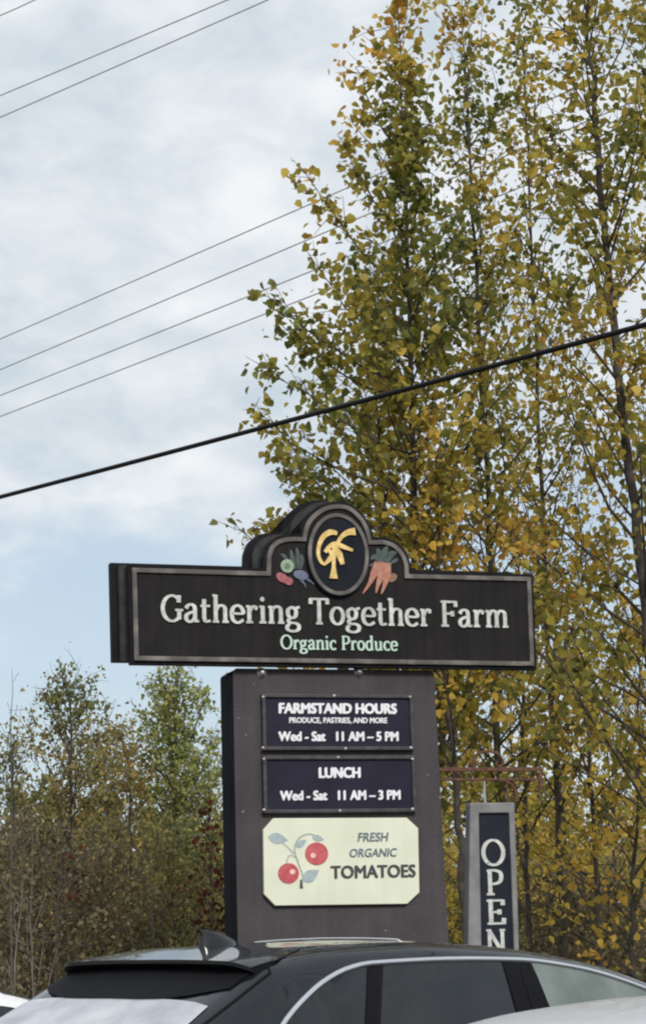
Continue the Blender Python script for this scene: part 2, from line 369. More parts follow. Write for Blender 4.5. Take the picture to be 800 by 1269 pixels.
# ---- serif alphabet drawn as pen strokes: capital height 1, x-height .66
def arc(cx, cz, rx, rz, a0, a1, n=16):
    return [(cx + rx*math.cos(R(a0+(a1-a0)*k/n)), cz + rz*math.sin(R(a0+(a1-a0)*k/n))) for k in range(n+1)]
SF = 0.085
def bar(x0, x1, z): return ('bar', x0, x1, z)
def stem(x, z0, z1): return ('stem', x, z0, z1)
GL = {
 'G': (0.90, [('s', arc(0.45, 0.5, 0.38, 0.47, 48, 318)), stem(0.74, 0.10, 0.44), bar(0.58, 0.90, 0.44), ('s', [(0.73, 0.98), (0.72, 0.72)])]),
 'a': (0.62, [('s', catmull([(0.09, 0.50), (0.16, 0.61), (0.29, 0.655), (0.41, 0.60), (0.45, 0.46), (0.45, 0.14), (0.50, 0.045), (0.61, 0.05)])),
              ('s', catmull([(0.45, 0.40), (0.26, 0.35), (0.11, 0.26), (0.10, 0.11), (0.21, 0.02), (0.35, 0.06), (0.45, 0.17)]))]),
 't': (0.46, [('s', catmull([(0.18, 0.86), (0.18, 0.5), (0.18, 0.18), (0.25, 0.04), (0.43, 0.07)])), bar(0.03, 0.42, 0.61)]),
 'h': (0.72, [stem(0.16, 0.0, 1.03), bar(0.03, 0.29, 0.04), bar(0.03, 0.16, 1.0), ('s', catmull([(0.16, 0.44), (0.27, 0.60), (0.41, 0.64), (0.53, 0.57), (0.55, 0.40), (0.55, 0.0)])), bar(0.43, 0.69, 0.04)]),
 'e': (0.61, [('s', catmull([(0.09, 0.36), (0.52, 0.36), (0.49, 0.55), (0.33, 0.65), (0.14, 0.57), (0.07, 0.34), (0.14, 0.10), (0.33, 0.015), (0.55, 0.12)]))]),
 'r': (0.52, [stem(0.16, 0.0, 0.65), bar(0.03, 0.31, 0.04), bar(0.03, 0.16, 0.62), ('s', catmull([(0.16, 0.40), (0.25, 0.57), (0.37, 0.63), (0.48, 0.57)])), ('dot', 0.44, 0.56, 0.075)]),
 'i': (0.34, [stem(0.17, 0.0, 0.65), bar(0.03, 0.31, 0.04), bar(0.03, 0.17, 0.62), ('dot', 0.16, 0.90, 0.09)]),
 'n': (0.72, [stem(0.16, 0.0, 0.65), bar(0.03, 0.29, 0.04), bar(0.03, 0.16, 0.62), ('s', catmull([(0.16, 0.44), (0.27, 0.60), (0.41, 0.64), (0.53, 0.57), (0.55, 0.40), (0.55, 0.0)])), bar(0.43, 0.69, 0.04)]),
 'm': (1.08, [stem(0.16, 0.0, 0.65), bar(0.03, 0.29, 0.04), bar(0.03, 0.16, 0.62), ('s', catmull([(0.16, 0.44), (0.27, 0.60), (0.38, 0.64), (0.49, 0.57), (0.51, 0.40), (0.51, 0.0)])), bar(0.40, 0.62, 0.04),
              ('s', catmull([(0.51, 0.44), (0.62, 0.60), (0.74, 0.64), (0.87, 0.57), (0.89, 0.40), (0.89, 0.0)])), bar(0.78, 1.03, 0.04)]),
 'g': (0.64, [('s', catmull([(0.27, 0.63), (0.11, 0.52), (0.12, 0.31), (0.27, 0.22), (0.42, 0.31), (0.43, 0.52), (0.27, 0.63)])), ('s', [(0.38, 0.58), (0.60, 0.64)]),
              ('s', catmull([(0.20, 0.23), (0.12, 0.12), (0.20, 0.05), (0.42, 0.03), (0.55, -0.06), (0.52, -0.20), (0.32, -0.27), (0.10, -0.22), (0.06, -0.10), (0.16, 0.0)]))]),
 'T': (0.82, [stem(0.41, 0.0, 0.96), bar(0.04, 0.78, 0.95), bar(0.27, 0.55, 0.04), ('s', [(0.065, 0.97), (0.05, 0.76)]), ('s', [(0.755, 0.97), (0.77, 0.76)])]),
 'o': (0.66, [('s', arc(0.33, 0.33, 0.25, 0.31, 0, 360, 24))]),
 'F': (0.76, [stem(0.20, 0.0, 1.0), bar(0.05, 0.70, 0.95), bar(0.05, 0.37, 0.04), bar(0.20, 0.56, 0.50), ('s', [(0.69, 0.98), (0.70, 0.76)]), ('s', [(0.55, 0.60), (0.55, 0.40)])]),
 'O': (0.98, [('s', arc(0.49, 0.5, 0.41, 0.47, 0, 360, 32))]),
 'c': (0.58, [('s', arc(0.34, 0.33, 0.25, 0.31, 50, 315, 18)), ('dot', 0.48, 0.53, 0.065)]),
 'P': (0.76, [stem(0.20, 0.0, 1.0), bar(0.05, 0.37, 0.04), ('s', catmull([(0.08, 0.95), (0.40, 0.96), (0.62, 0.88), (0.67, 0.70), (0.60, 0.52), (0.40, 0.44), (0.20, 0.45)]))]),
 'd': (0.70, [stem(0.52, 0.0, 1.03), bar(0.52, 0.66, 0.04), bar(0.38, 0.52, 1.0), ('s', catmull([(0.52, 0.50), (0.36, 0.64), (0.16, 0.58), (0.08, 0.33), (0.16, 0.08), (0.34, 0.02), (0.52, 0.16)]))]),
 'u': (0.72, [('s', catmull([(0.16, 0.63), (0.16, 0.28), (0.19, 0.08), (0.31, 0.02), (0.44, 0.08), (0.54, 0.22)])), stem(0.55, 0.0, 0.63), bar(0.02, 0.16, 0.62), bar(0.42, 0.55, 0.62), bar(0.55, 0.68, 0.04)]),
 'E': (0.76, [stem(0.20, 0.0, 1.0), bar(0.05, 0.68, 0.95), bar(0.05, 0.70, 0.05), bar(0.20, 0.54, 0.50), ('s', [(0.66, 0.98), (0.67, 0.76)]), ('s', [(0.68, 0.02), (0.70, 0.26)]), ('s', [(0.53, 0.60), (0.53, 0.40)])]),
 'N': (0.92, [stem(0.16, 0.0, 1.0), stem(0.76, 0.0, 1.0), ('thick', [(0.14, 0.97), (0.77, 0.03)]), bar(0.02, 0.30, 0.04), bar(0.02, 0.18, 0.96), bar(0.64, 0.90, 0.96)]),
}
def serif_text(mb, text, x0, x1, zb, cap, y, depth=0.008, thick=0.165, thin=0.09, space=0.34, track=0.03, cond=None):
    "letters from x0 to x1 standing on zb, raised from plane y towards the viewer"
    adv = 0.0; place = []
    for ch in text:
        if ch == ' ': adv += space; continue
        place.append((ch, adv)); adv += GL[ch][0] + track
    sx = (x1-x0)/adv; k = 0
    for ch, a in place:
        def T(p): return (x0 + (a+p[0])*sx, zb + p[1]*cap)
        for st in GL[ch][1]:
            k += 1; yy = y - depth - 0.0004*(k % 6)
            if st[0] == 'bar':
                p = [T((st[1], st[3])), T((st[2], st[3]))]; ribbon(mb, p, SF*cap, yy, y)
            elif st[0] == 'stem':
                p = [T((st[1], st[2])), T((st[1], st[3]))]; ribbon(mb, p, thick*sx, yy, y)
            elif st[0] == 'dot':
                c = T((st[1], st[2])); mb.prism(ellipse(c[0], c[1], st[3]*sx, st[3]*cap, 14), yy, y)
            else:
                p = [T(q) for q in st[1]]
                ws = []
                for i in range(len(p)):
                    dx = p[min(i+1, len(p)-1)][0]-p[max(i-1, 0)][0]; dz = p[min(i+1, len(p)-1)][1]-p[max(i-1, 0)][1]
                    sN = abs(dz)/max(math.hypot(dx, dz), 1e-9)
                    ws.append((thin + (thick-thin)*sN**1.3)*sx if st[0] == 's' else thick*sx)
                ribbon(mb, p, ws, yy, y)

def sans_text(name, text, x0, x1, zb, cap, y, material, parent, bold=0.0, shear=0.0, depth=0.004):
    "Blender's own built-in lettering, fitted between x0 and x1 with capital height cap; bold lines are struck several times"
    cu = bpy.data.curves.new(name, 'FONT'); cu.body = text; cu.size = 1.0; cu.shear = shear; cu.resolution_u = 3
    ob = bpy.data.objects.new(name, cu); COL.objects.link(ob)
    dg = bpy.context.evaluated_depsgraph_get(); dg.update()
    me = bpy.data.meshes.new_from_object(ob.evaluated_get(dg))
    bpy.data.objects.remove(ob); bpy.data.curves.remove(cu)
    vs_ = np.array([v.co[:] for v in me.vertices]); n = len(vs_)
    a0, a1 = vs_[:, 0].min(), vs_[:, 0].max()
    polys = [tuple(p.vertices) for p in me.polygons]
    bpy.data.meshes.remove(me)
    from collections import Counter
    ec = Counter()
    for p in polys:
        for i in range(len(p)): ec[frozenset((p[i], p[(i+1) % len(p)]))] += 1
    w = bold*cap
    X = x0 + w/2 + (vs_[:, 0]-a0)/(a1-a0)*(x1-x0-w); Z = zb + w*0.3 + vs_[:, 1]/0.72*(cap-w*0.6)
    shifts = [(0, 0)] if not bold else [(-w/2, -w*0.3), (-w/6, w*0.3), (w/6, -w*0.3), (w/2, w*0.3)]
    mb = MB()
    for k, (dx, dz) in enumerate(shifts):
        yy = y - depth - 0.0004*k
        V = [(X[i]+dx, yy, Z[i]+dz) for i in range(n)] + [(X[i]+dx, y, Z[i]+dz) for i in range(n)]
        Fs = list(polys)
        for p in polys:
            for i in range(len(p)):
                e = (p[i], p[(i+1) % len(p)])
                if ec[frozenset(e)] == 1: Fs.append((e[0], e[0]+n, e[1]+n, e[1]))
        mb.add(V, Fs)
    return mb.build(name, material, parent, fix=False)

# ------------------------------------------------------------------ ground
mb = MB(); mb.add([(-1500,-400,0),(1500,-400,0),(1500,2500,0),(-1500,2500,0)], [(0,1,2,3)])
tag(mb.build('ground', M['ground']), kind='structure')
mb = MB(); mb.add([(-30,-8,0.004),(30,-8,0.004),(30,11.25,0.004),(-30,11.25,0.004)], [(0,1,2,3)])
tag(mb.build('parking_lot', M['asphalt']), kind='structure')
mb = MB(); mb.box(-30, 30, 11.25, 11.4, -0.05, 0.12)
tag(mb.build('kerb', M['kerb'], bevel=0.02), kind='structure')
mb = MB()
hx, hy = math.sin(R(50)), math.cos(R(50))
for k in range(-3, 5):
    cx, cy = 0.72 + k*2.75*hy/1.0, 8.0 - k*2.75*hx
    a = Vector((cx, cy, 0.008)); d = Vector((hx, hy, 0)); nn_ = Vector((hy, -hx, 0))*0.05
    if (a + d*4.6).y < 11.2:
        mb.add([a-nn_, a+nn_, a+d*4.6+nn_, a+d*4.6-nn_], [(0,1,2,3)])
tag(mb.build('bay_line', M['line']), kind='structure')

# ------------------------------------------------------------------ the farm sign
SX, SY, SYAW = -1.09226, 11.76985, 0.303930        # left front corner of the header and its turn about the vertical
st_ = Vector((math.cos(SYAW), math.sin(SYAW), 0)); sn_ = Vector((-math.sin(SYAW), math.cos(SYAW), 0))   # along the face, into the sign
SO = Vector((SX, SY, 0))
def sp(x, y, off=0.0):
    "measure a picture position on the plane lying off metres behind the header face; gives (along, height)"
    d = ray(x, y); E_ = Vector((0, 0, EYE))
    s = ((SO - E_).dot(sn_) + off) / d.dot(sn_)
    P = E_ + d*s
    return ((P-SO).dot(st_), P.z)
def sign_root(name, label, cat, base, group=None):
    b = Vector(base)
    o = thing(name, label, cat, SO + st_*b.x + sn_*b.y + Vector((0, 0, b.z)), SYAW, group)
    o['_b'] = 0; del o['_b']
    return o, b
def settle(root, b):
    for c in list(root.children): c.location = -b

root, b0 = sign_root('farm_sign', 'large black farm sign with arched top and oval gold emblem on a wide brown pylon', 'sign', (1.22, 0.16, 0))
tl = [sp(163, 704)]
arcL = [sp(*p) for p in ((329.5, 708.6), (330, 690), (335, 676.5), (346, 668.5), (360, 666), (374, 666))]
arcC = [sp(*p) for p in ((374, 666), (376, 655), (383, 642), (398, 630), (416, 625.5), (434, 629), (449, 643), (456.5, 657), (459.5, 670))]
arcR = [sp(*p) for p in ((459.5, 670), (474, 669.6), (488, 674.5), (500, 687), (505, 700), (505.5, 712))]
outline = tl + [arcL[0]] + catmull(arcL[1:], 5)[:-1] + [arcL[-1]] + catmull(arcC[1:-1], 6) + [arcC[-1]] + catmull(arcR[1:-1], 5) + [arcR[-1]] + [sp(656.6, 715.4), sp(660.8, 825.9), sp(166, 819.1)]
board = offset_poly(outline, 0.020)
inner = offset_poly(outline, -0.027)
def moved(poly, dx, dz): return [(x + dx, z + dz) for x, z in poly]
mb = MB(); mb.prism(board, 0.003, 0.055)
header = mb.build('header_board', M['board_edge'], root, bevel=0.008)
# the second face hangs a little higher and further along than the first, with weathered core boards between
mb = MB(); mb.prism(moved(board, -0.074, 0.032), 0.135, 0.20)
mb.build('header_board', M['board_edge'], root, bevel=0.008)
mb = MB(); mb.prism(moved(offset_poly(outline, 0.006), -0.018, 0.010), 0.055, 0.078); mb.prism(moved(offset_poly(outline, 0.012), -0.046, 0.020), 0.084, 0.135)
mb.prism(moved(offset_poly(outline, -0.004), -0.03, 0.012), 0.078, 0.084)
mb.build('header_core', M['core'], root)
mb = MB(); mb.prism(offset_poly(outline, -0.012), -0.002, 0.003)
mb.build('header_face', M['board_face'], header)
mb = MB(); mb.ring(outline, inner, -0.016, 0.0028)
mb.build('border_trim', M['trim'], header, bevel=0.004)
# lettering
mb = MB(); a, b_ = sp(199, 775), sp(629, 777)
zb = 0.5*(sp(300, 770.5)[1]+sp(550, 777.5)[1])
serif_text(mb, 'Gathering Together Farm', sp(199, 770)[0], sp(631, 777)[0], zb - 0.004, 0.157, -0.002, 0.010)
mb.build('name_lettering', M['letter'], header, fix=False)
mb = MB()
serif_text(mb, 'Organic Produce', sp(347, 805)[0], sp(492.5, 805)[0], sp(420, 805.8)[1], 0.083, -0.002, 0.008, thick=0.18, thin=0.11)
mb.build('slogan_lettering', M['letter_green'], header, fix=False)
# oval emblem
def z4(x, y): return sp(290 + x/3.3333, 600 + y/3.3333)
ec = z4(424, 293); erx = (z4(549, 293)[0]-z4(299, 293)[0])/2; erz = (z4(424, 124)[1]-z4(424, 462)[1])/2
mb = MB(); mb.prism(ellipse(*ec, erx+0.006, erz+0.006, 56), -0.026, -0.0025)
emb = mb.build('emblem_oval', M['navy'], header)
mb = MB(); mb.ring(ellipse(*ec, erx, erz, 56), ellipse(*ec, erx-0.023, erz-0.023, 56), -0.036, -0.026)
for (nm, m_) in (('emblem_ring', 'trim'),): mb.build(nm, M[m_], header, smooth=False, bevel=0.003)
mb = MB(); k = 0
def gs(pts, ws):
    global k
    k += 1
    p = catmull([z4(*q) for q in pts], 6)
    n = len(p); w = np.interp(np.linspace(0, 1, n), np.linspace(0, 1, len(ws)), np.array(ws))*0.00152
    ribbon(mb, p, w, -0.036-0.0006*k, -0.0262)
gs([(418, 208), (390, 203), (362, 220), (344, 255), (340, 295), (352, 325), (368, 338)], (14, 22, 20, 16, 14, 14, 8))
gs([(492, 200), (462, 204), (436, 222), (420, 248), (410, 280)], (30, 22, 16, 14, 10))
gs([(368, 286), (386, 262), (410, 252), (440, 262), (482, 278)], (14, 16, 20, 18, 10))
gs([(408, 255), (404, 300), (403, 345), (403, 394)], (22, 16, 14, 34))
gs([(404, 290), (388, 312), (364, 338)], (12, 20, 8))
gs([(412, 268), (426, 296), (440, 336)], (14, 26, 16))
gs([(378, 268), (392, 290), (404, 318)], (8, 16, 12))
mb.build('monogram', M['gold'], header, fix=False)
# painted vegetables on the shoulders
def blob(name, m_, x, y, rx, ry, tilt=0, y0=-0.010, par=None):
    c = z4(x, y); s = 0.00145
    mb = MB(); mb.prism(ellipse(c[0], c[1], rx*s, ry*s, 22, tilt=R(tilt)), y0, -0.0022)
    return mb.build(name, M[m_], par or header, bevel=0.003)
def root_shape(name, m_, pts, ws, y0=-0.009):
    mb = MB(); p = catmull([z4(*q) for q in pts], 5)
    w = np.interp(np.linspace(0, 1, len(p)), np.linspace(0, 1, len(ws)), np.array(ws))*0.0015
    ribbon(mb, p, w, y0, -0.0022); return mb.build(name, M[m_], header, fix=False)
def tuft(pts_list, y0=-0.0065):
    mb = MB()
    for i, (pts, ws) in enumerate(pts_list):
        p = catmull([z4(*q) for q in pts], 4)
        w = np.interp(np.linspace(0, 1, len(p)), np.linspace(0, 1, len(ws)), np.array(ws))*0.0015
        ribbon(mb, p, w, y0-0.0003*i, -0.0022)
    mb.build('leaf_tops', M['greens'], header, fix=False)
tuft([([(250, 350), (240, 310), (232, 272)], (8, 22, 6)), ([(262, 350), (262, 300), (256, 262)], (8, 20, 6)), ([(222, 320), (205, 298), (190, 290)], (6, 16, 4)), ([(272, 352), (280, 318), (276, 290)], (6, 16, 4))])
blob('radish', 'radish', 196, 388, 27, 19, -35, -0.011); blob('radish', 'radish', 222, 402, 20, 17, -20, -0.013)
root_shape('turnip_tail', 'turnip', [(285, 385), (310, 400), (330, 416)], (14, 6, 2)); root_shape('turnip_tail', 'turnip', [(270, 392), (288, 412), (294, 430)], (12, 6, 2))
blob('turnip', 'turnip', 274, 377, 32, 20, -12, -0.012)
lt = blob('lettuce', 'lettuce', 217, 340, 28, 28, 0, -0.014)
blob('lettuce_heart', 'lettuce_core', 217, 340, 12, 12, 0, -0.017)
tuft([([(604, 330), (580, 300), (562, 312)], (12, 22, 6)), ([(606, 325), (598, 286), (586, 268)], (12, 26, 8)), ([(616, 322), (620, 280), (634, 256)], (12, 26, 6)), ([(628, 325), (648, 290), (668, 284)], (12, 26, 6)), ([(600, 335), (574, 334), (556, 338)], (10, 16, 4)), ([(640, 330), (664, 316), (674, 310)], (10, 16, 4))])
blob('potato', 'potato', 650, 388, 24, 17, 30, -0.010)
root_shape('carrot', 'carrot', [(592, 326), (574, 372), (556, 412), (528, 454)], (30, 28, 14, 3), -0.012)
root_shape('carrot', 'carrot', [(610, 324), (604, 372), (590, 420), (582, 452)], (34, 32, 14, 3), -0.0145)
root_shape('carrot', 'carrot', [(628, 328), (628, 376), (616, 424), (604, 456)], (32, 30, 14, 3), -0.0135)
# pylon
PF = 0.06
pz = min(z for x, z in board) - 0.003
xl0, xl1 = sp(294.3, 1155, PF)[0], sp(288.5, 845, PF)[0]
xr0, xr1 = sp(555, 1150, PF)[0], sp(538.5, 845, PF)[0]
def at_z(x0, z0, x1, z1, z): return x0 + (x1-x0)*(z-z0)/(z1-z0)
L0, L1 = at_z(xl0, 1.69, xl1, 3.1, 0), at_z(xl0, 1.69, xl1, 3.1, pz)
R0_, R1_ = at_z(xr0, 1.69, xr1, 3.1, 0), at_z(xr0, 1.69, xr1, 3.1, pz)
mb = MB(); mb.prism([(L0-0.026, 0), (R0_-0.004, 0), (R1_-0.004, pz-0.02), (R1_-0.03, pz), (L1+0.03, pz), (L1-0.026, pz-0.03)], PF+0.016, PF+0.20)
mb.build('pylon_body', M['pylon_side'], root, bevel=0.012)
mb = MB(); mb.prism([(L0, 0), (R0_, 0), (R1_, pz-0.02), (R1_-0.02, pz), (L1+0.02, pz), (L1, pz-0.02)], PF, PF+0.016)
face = mb.build('pylon_face', M['pylon'], root, bevel=0.005)
mb = MB(); mb.prism([(L0, 0), (R0_, 0), (R1_, pz-0.02), (R1_-0.02, pz), (L1+0.02, pz), (L1, pz-0.02)], PF+0.20, PF+0.216)
mb.build('pylon_face', M['pylon'], root, bevel=0.005)
for p in ((324, 834), (444, 833)):
    c = sp(*p, PF); mb = MB()
    mb.lathe([(0.0, -0.034), (0.010, -0.032), (0.018, -0.022), (0.020, -0.008), (0.028, -0.006), (0.030, 0.0), (0.0, 0.001)], (c[0], PF, c[1]), 'y', 16)
    mb.build('bolt', M['bolt'], face, smooth=True)
settle(root, b0)

# hours panels: dark boards in raised frames, screwed to the pylon
def hours_panel(label, corners, lines, screws):
    (xa, z1), (xb, z0) = corners
    r_, bb = sign_root('hours_sign', label, 'sign', (0.5*(xa+xb), PF, z0), 'dark opening hours panels on the pylon')
    mb = MB(); mb.box(xa+0.012, xb-0.012, PF-0.022, PF-0.001, z0+0.012, z1-0.012); pan = mb.build('panel', M['hours'], r_)
    mb = MB(); mb.ring([(xa, z0), (xb, z0), (xb, z1), (xa, z1)], [(xa+0.022, z0+0.022), (xb-0.022, z0+0.022), (xb-0.022, z1-0.022), (xa+0.022, z1-0.022)], PF-0.036, PF-0.0005)
    fr = mb.build('frame', M['hours_frame'], r_, bevel=0.004)
    for (t, p0, p1, cap, bold) in lines:
        x0, zz = sp(*p0, PF-0.022); x1, zz1 = sp(*p1, PF-0.022)
        sans_text('lettering', t, x0, x1, 0.5*(zz+zz1), cap, PF-0.0225, M['white'], r_, bold=bold)
    for q in screws:
        c = sp(*q, PF-0.036); mb = MB(); mb.lathe([(0, -0.006), (0.008, -0.004), (0.010, 0.0)], (c[0], PF-0.036, c[1]), 'y', 10)
        mb.build('screw', M['bolt'], fr, smooth=True)
    settle(r_, bb)
hours_panel('upper dark panel headed FARMSTAND HOURS in white letters', (sp(322.5, 860.5, PF), sp(511.5, 930.5, PF)),
  [('FARMSTAND HOURS', (345, 884.5), (491.5, 885.0), 0.064, 0.14), ('PRODUCE, PASTRIES, AND MORE', (358, 896.2), (479.5, 896.6), 0.034, 0.09), ('Wed - Sat   11 AM – 5 PM', (344.5, 918.3), (493.5, 919.2), 0.058, 0.12)],
  [(326, 864), (326, 927), (508, 864), (509, 927), (428, 928), (414, 862.5)])
hours_panel('dark LUNCH panel directly above the pale tomato board', (sp(323.5, 937.5, PF), sp(514, 1007, PF)),
  [('LUNCH', (394.5, 964.2), (446.5, 964.6), 0.064, 0.14), ('Wed - Sat   11 AM – 3 PM', (346.5, 991.5), (496, 992.2), 0.058, 0.12)],
  [(327, 941), (327, 1004), (511, 941), (511, 1003), (421, 1005), (419, 939)])

# tomato board with clipped corners
def z3(x, y): return sp(260 + x/2.6667, 810 + y/2.6667, PF-0.03)
r_, bb = sign_root('produce_sign', 'pale cream board with clipped corners showing two red tomatoes and TOMATOES lettering', 'sign', (z3(433, 835)[0], PF, z3(433, 835)[1]))
ol = [z3(*p) for p in ((176, 584), (210, 545), (650, 543), (688, 578), (692, 790), (652, 828), (216, 834), (179, 796))]
mb = MB(); mb.prism(ol, PF-0.030, PF-0.001); pb = mb.build('board', M['cream'], r_, bevel=0.003)
YB = PF-0.0303
for (t, p0, p1, cap, m_, sh, bo) in (('FRESH', (487, 621), (590, 622), 0.053, 'blueink', 0.18, 0.05), ('ORGANIC', (461, 672), (618, 673), 0.050, 'blueink', 0.18, 0.05), ('TOMATOES', (398, 742), (680, 743), 0.077, 'ink', 0, 0.10)):
    x0, zz = z3(*p0); x1, z1_ = z3(*p1)
    sans_text('lettering', t, x0, x1, 0.5*(zz+z1_), cap, YB, M[m_], r_, bold=bo, shear=sh, depth=0.003)
def art(name, m_, poly, d, par=None):
    mb = MB(); mb.prism(poly, YB-d, YB); return mb.build(name, M[m_], par or r_)
def leafpoly(x0, y0, x1, y1, w):
    p, q = np.array(z3(x0, y0)), np.array(z3(x1, y1)); d = q-p; nrm = np.array([-d[1], d[0]]); up_ = []; dn = []
    for i in range(11):
        t = i/10; ww = math.sin(math.pi*t**0.8)*w; up_.append(tuple(p+d*t+nrm*ww)); dn.append(tuple(p+d*t-nrm*ww))
    return up_ + dn[-2:0:-1]
mb = MB()
for i, pts in enumerate(([(302, 776), (306, 735), (290, 690), (279, 645), (296, 610), (330, 597), (362, 612)], [(252, 698), (258, 674), (272, 668), (292, 684)], [(276, 662), (256, 640), (232, 622)])):
    ribbon(mb, catmull([z3(*p) for p in pts], 6), 0.0085 if i == 0 else 0.006, YB-0.0012-0.0003*i, YB)
mb.build('vine', M['stemprint'], r_, fix=False)
mb = MB(); ribbon(mb, [z3(300, 748), z3(302, 777)], [0.008, 0.02], YB-0.0024, YB); mb.build('vine', M['ink'], r_, fix=False)
for i, lp in enumerate(((192, 606, 258, 618, 0.26), (306, 752, 360, 716, 0.30), (284, 640, 318, 616, 0.25), (338, 606, 376, 616, 0.26))):
    art('leaf', 'leafprint', leafpoly(*lp), 0.0022 + 0.0002*i)
s3 = (z3(400, 700)[0]-z3(300, 700)[0])/100
for (x, y, rr, hx_, hy_) in ((352, 662, 38, 340, 668), (259, 727, 34, 272, 722)):
    c = z3(x, y); tm = art('tomato', 'tomato', ellipse(c[0], c[1], rr*s3, rr*s3*0.93, 30), 0.004)
    c = z3(hx_, hy_); mb = MB(); mb.prism(ellipse(c[0], c[1], 9*s3, 8*s3, 14), YB-0.005, YB-0.004); mb.build('highlight_dab', M['tomato_lit'], tm)
settle(r_, bb)

# iron bracket and the hanging OPEN sign
BY = 0.16
def zo(x, y, off=BY): return sp(530 + x/2.963, 920 + y/2.963, off)
zA = zo(230, 100)[1]; zB = zo(230, 137)[1]
xe = zo(420, 100)[0]
r_, bb = sign_root('sign_bracket', 'rusty iron bracket with scrolls reaching out from the right side of the pylon', 'bracket', (R1_, BY, zB))
mb = MB(); mb.box(R1_-0.03, xe, BY-0.012, BY+0.012, zA-0.012, zA+0.012); mb.build('upper_bar', M['rust'], r_, bevel=0.003)
mb = MB(); mb.box(R1_-0.03, xe-0.012, BY-0.008, BY+0.008, zB-0.008, zB+0.008); mb.build('lower_bar', M['rust'], r_, bevel=0.003)
mb = MB(); mb.box(xe-0.028, xe-0.004, BY-0.010, BY+0.010, zB-0.06, zA-0.015); mb.build('end_strap', M['rust'], r_, bevel=0.003)
mb = MB(); mb.box(R1_-0.012, R1_+0.004, BY-0.05, BY+0.05, zB-0.10, zA+0.10); mb.build('wall_plate', M['rust'], r_, bevel=0.003)
def scroll(pts, rad):
    mb = MB(); p = catmull([zo(*q) for q in pts], 6)
    mb.tube([(a, BY, b) for a, b in p], rad, 6); mb.build('scroll', M['rust'], r_, smooth=True)
scroll([(165, 92), (168, 64), (186, 42), (220, 34), (252, 42), (272, 62), (274, 80), (262, 90), (250, 82), (254, 70)], 0.0085)
scroll([(172, 92), (190, 76), (206, 84), (202, 92)], 0.005)
scroll([(280, 142), (300, 152), (316, 170), (322, 192), (322, 222)], 0.011)
scroll([(322, 108), (340, 122), (336, 136), (322, 134), (318, 122)], 0.006)
scroll([(92, 108), (112, 118), (124, 132), (120, 138)], 0.006)
settle(r_, bb)

OF = BY-0.04
ox = [zo(154, 222, OF)[0], zo(318, 222, OF)[0]]; ox2 = [zo(147, 740, OF)[0], zo(334, 740, OF)[0]]
oz1 = zo(235, 222, OF)[1]; oz0 = oz1 - 1.16; zq = zo(235, 740, OF)[1]
def ext(x1, x2): return x1 + (x2-x1)*(oz0-oz1)/(zq-oz1)
r_, bb = sign_root('open_sign', 'narrow upright OPEN sign with a grey frame hanging under the iron bracket', 'sign', (0.5*sum(ox), BY, oz0))
ix = [zo(183, 262, BY-0.02)[0], zo(293, 262, BY-0.02)[0]]; ix2 = [zo(193, 740, BY-0.02)[0], zo(311, 740, BY-0.02)[0]]
fr_o = [(ext(ox[0], ox2[0]), oz0), (ext(ox[1], ox2[1]), oz0), (ox[1], oz1), (ox[0], oz1)]
fr_i = [(ext(ix[0], ix2[0]), oz0+0.06), (ext(ix[1], ix2[1]), oz0+0.06), (ix[1], oz1-0.062), (ix[0], oz1-0.062)]
mb = MB(); mb.ring(fr_o, fr_i, OF, BY+0.03); mb.build('frame', M['open_frame'], r_, bevel=0.008)
mb = MB(); mb.prism([(x, z) for x, z in fr_i], BY-0.02, BY+0.015); mb.build('panel', M['open_panel'], r_)
pxs = {'O': ((200, 283), 358, 455), 'P': ((214, 277), 468, 563), 'E': ((216, 284), 578, 672), 'N': ((218, 286), 688, 782)}
for ch, ((a, b_), y0, y1) in pxs.items():
    xa, za = sp(530+a/2.963, 920+y1/2.963, BY-0.02); xb, _ = sp(530+b_/2.963, 920+y1/2.963, BY-0.02)
    zc = sp(530+a/2.963, 920+y0/2.963, BY-0.02)[1]
    mb = MB(); serif_text(mb, ch, xa-0.006, xb+0.006, za, zc-za, BY-0.0205, 0.006, thick=0.17, thin=0.09)
    mb.build('letter', M['letter'], r_, fix=False)
for x in (0.5*sum(ox)-0.03, ox[1]-0.03):
    mb = MB(); mb.tube([(x, BY, oz1-0.005), (x, BY, zB-0.008)], 0.007, 6); mb.build('hanger', M['chain' if x < ox[1]-0.05 else 'rust'], r_)
settle(r_, bb)

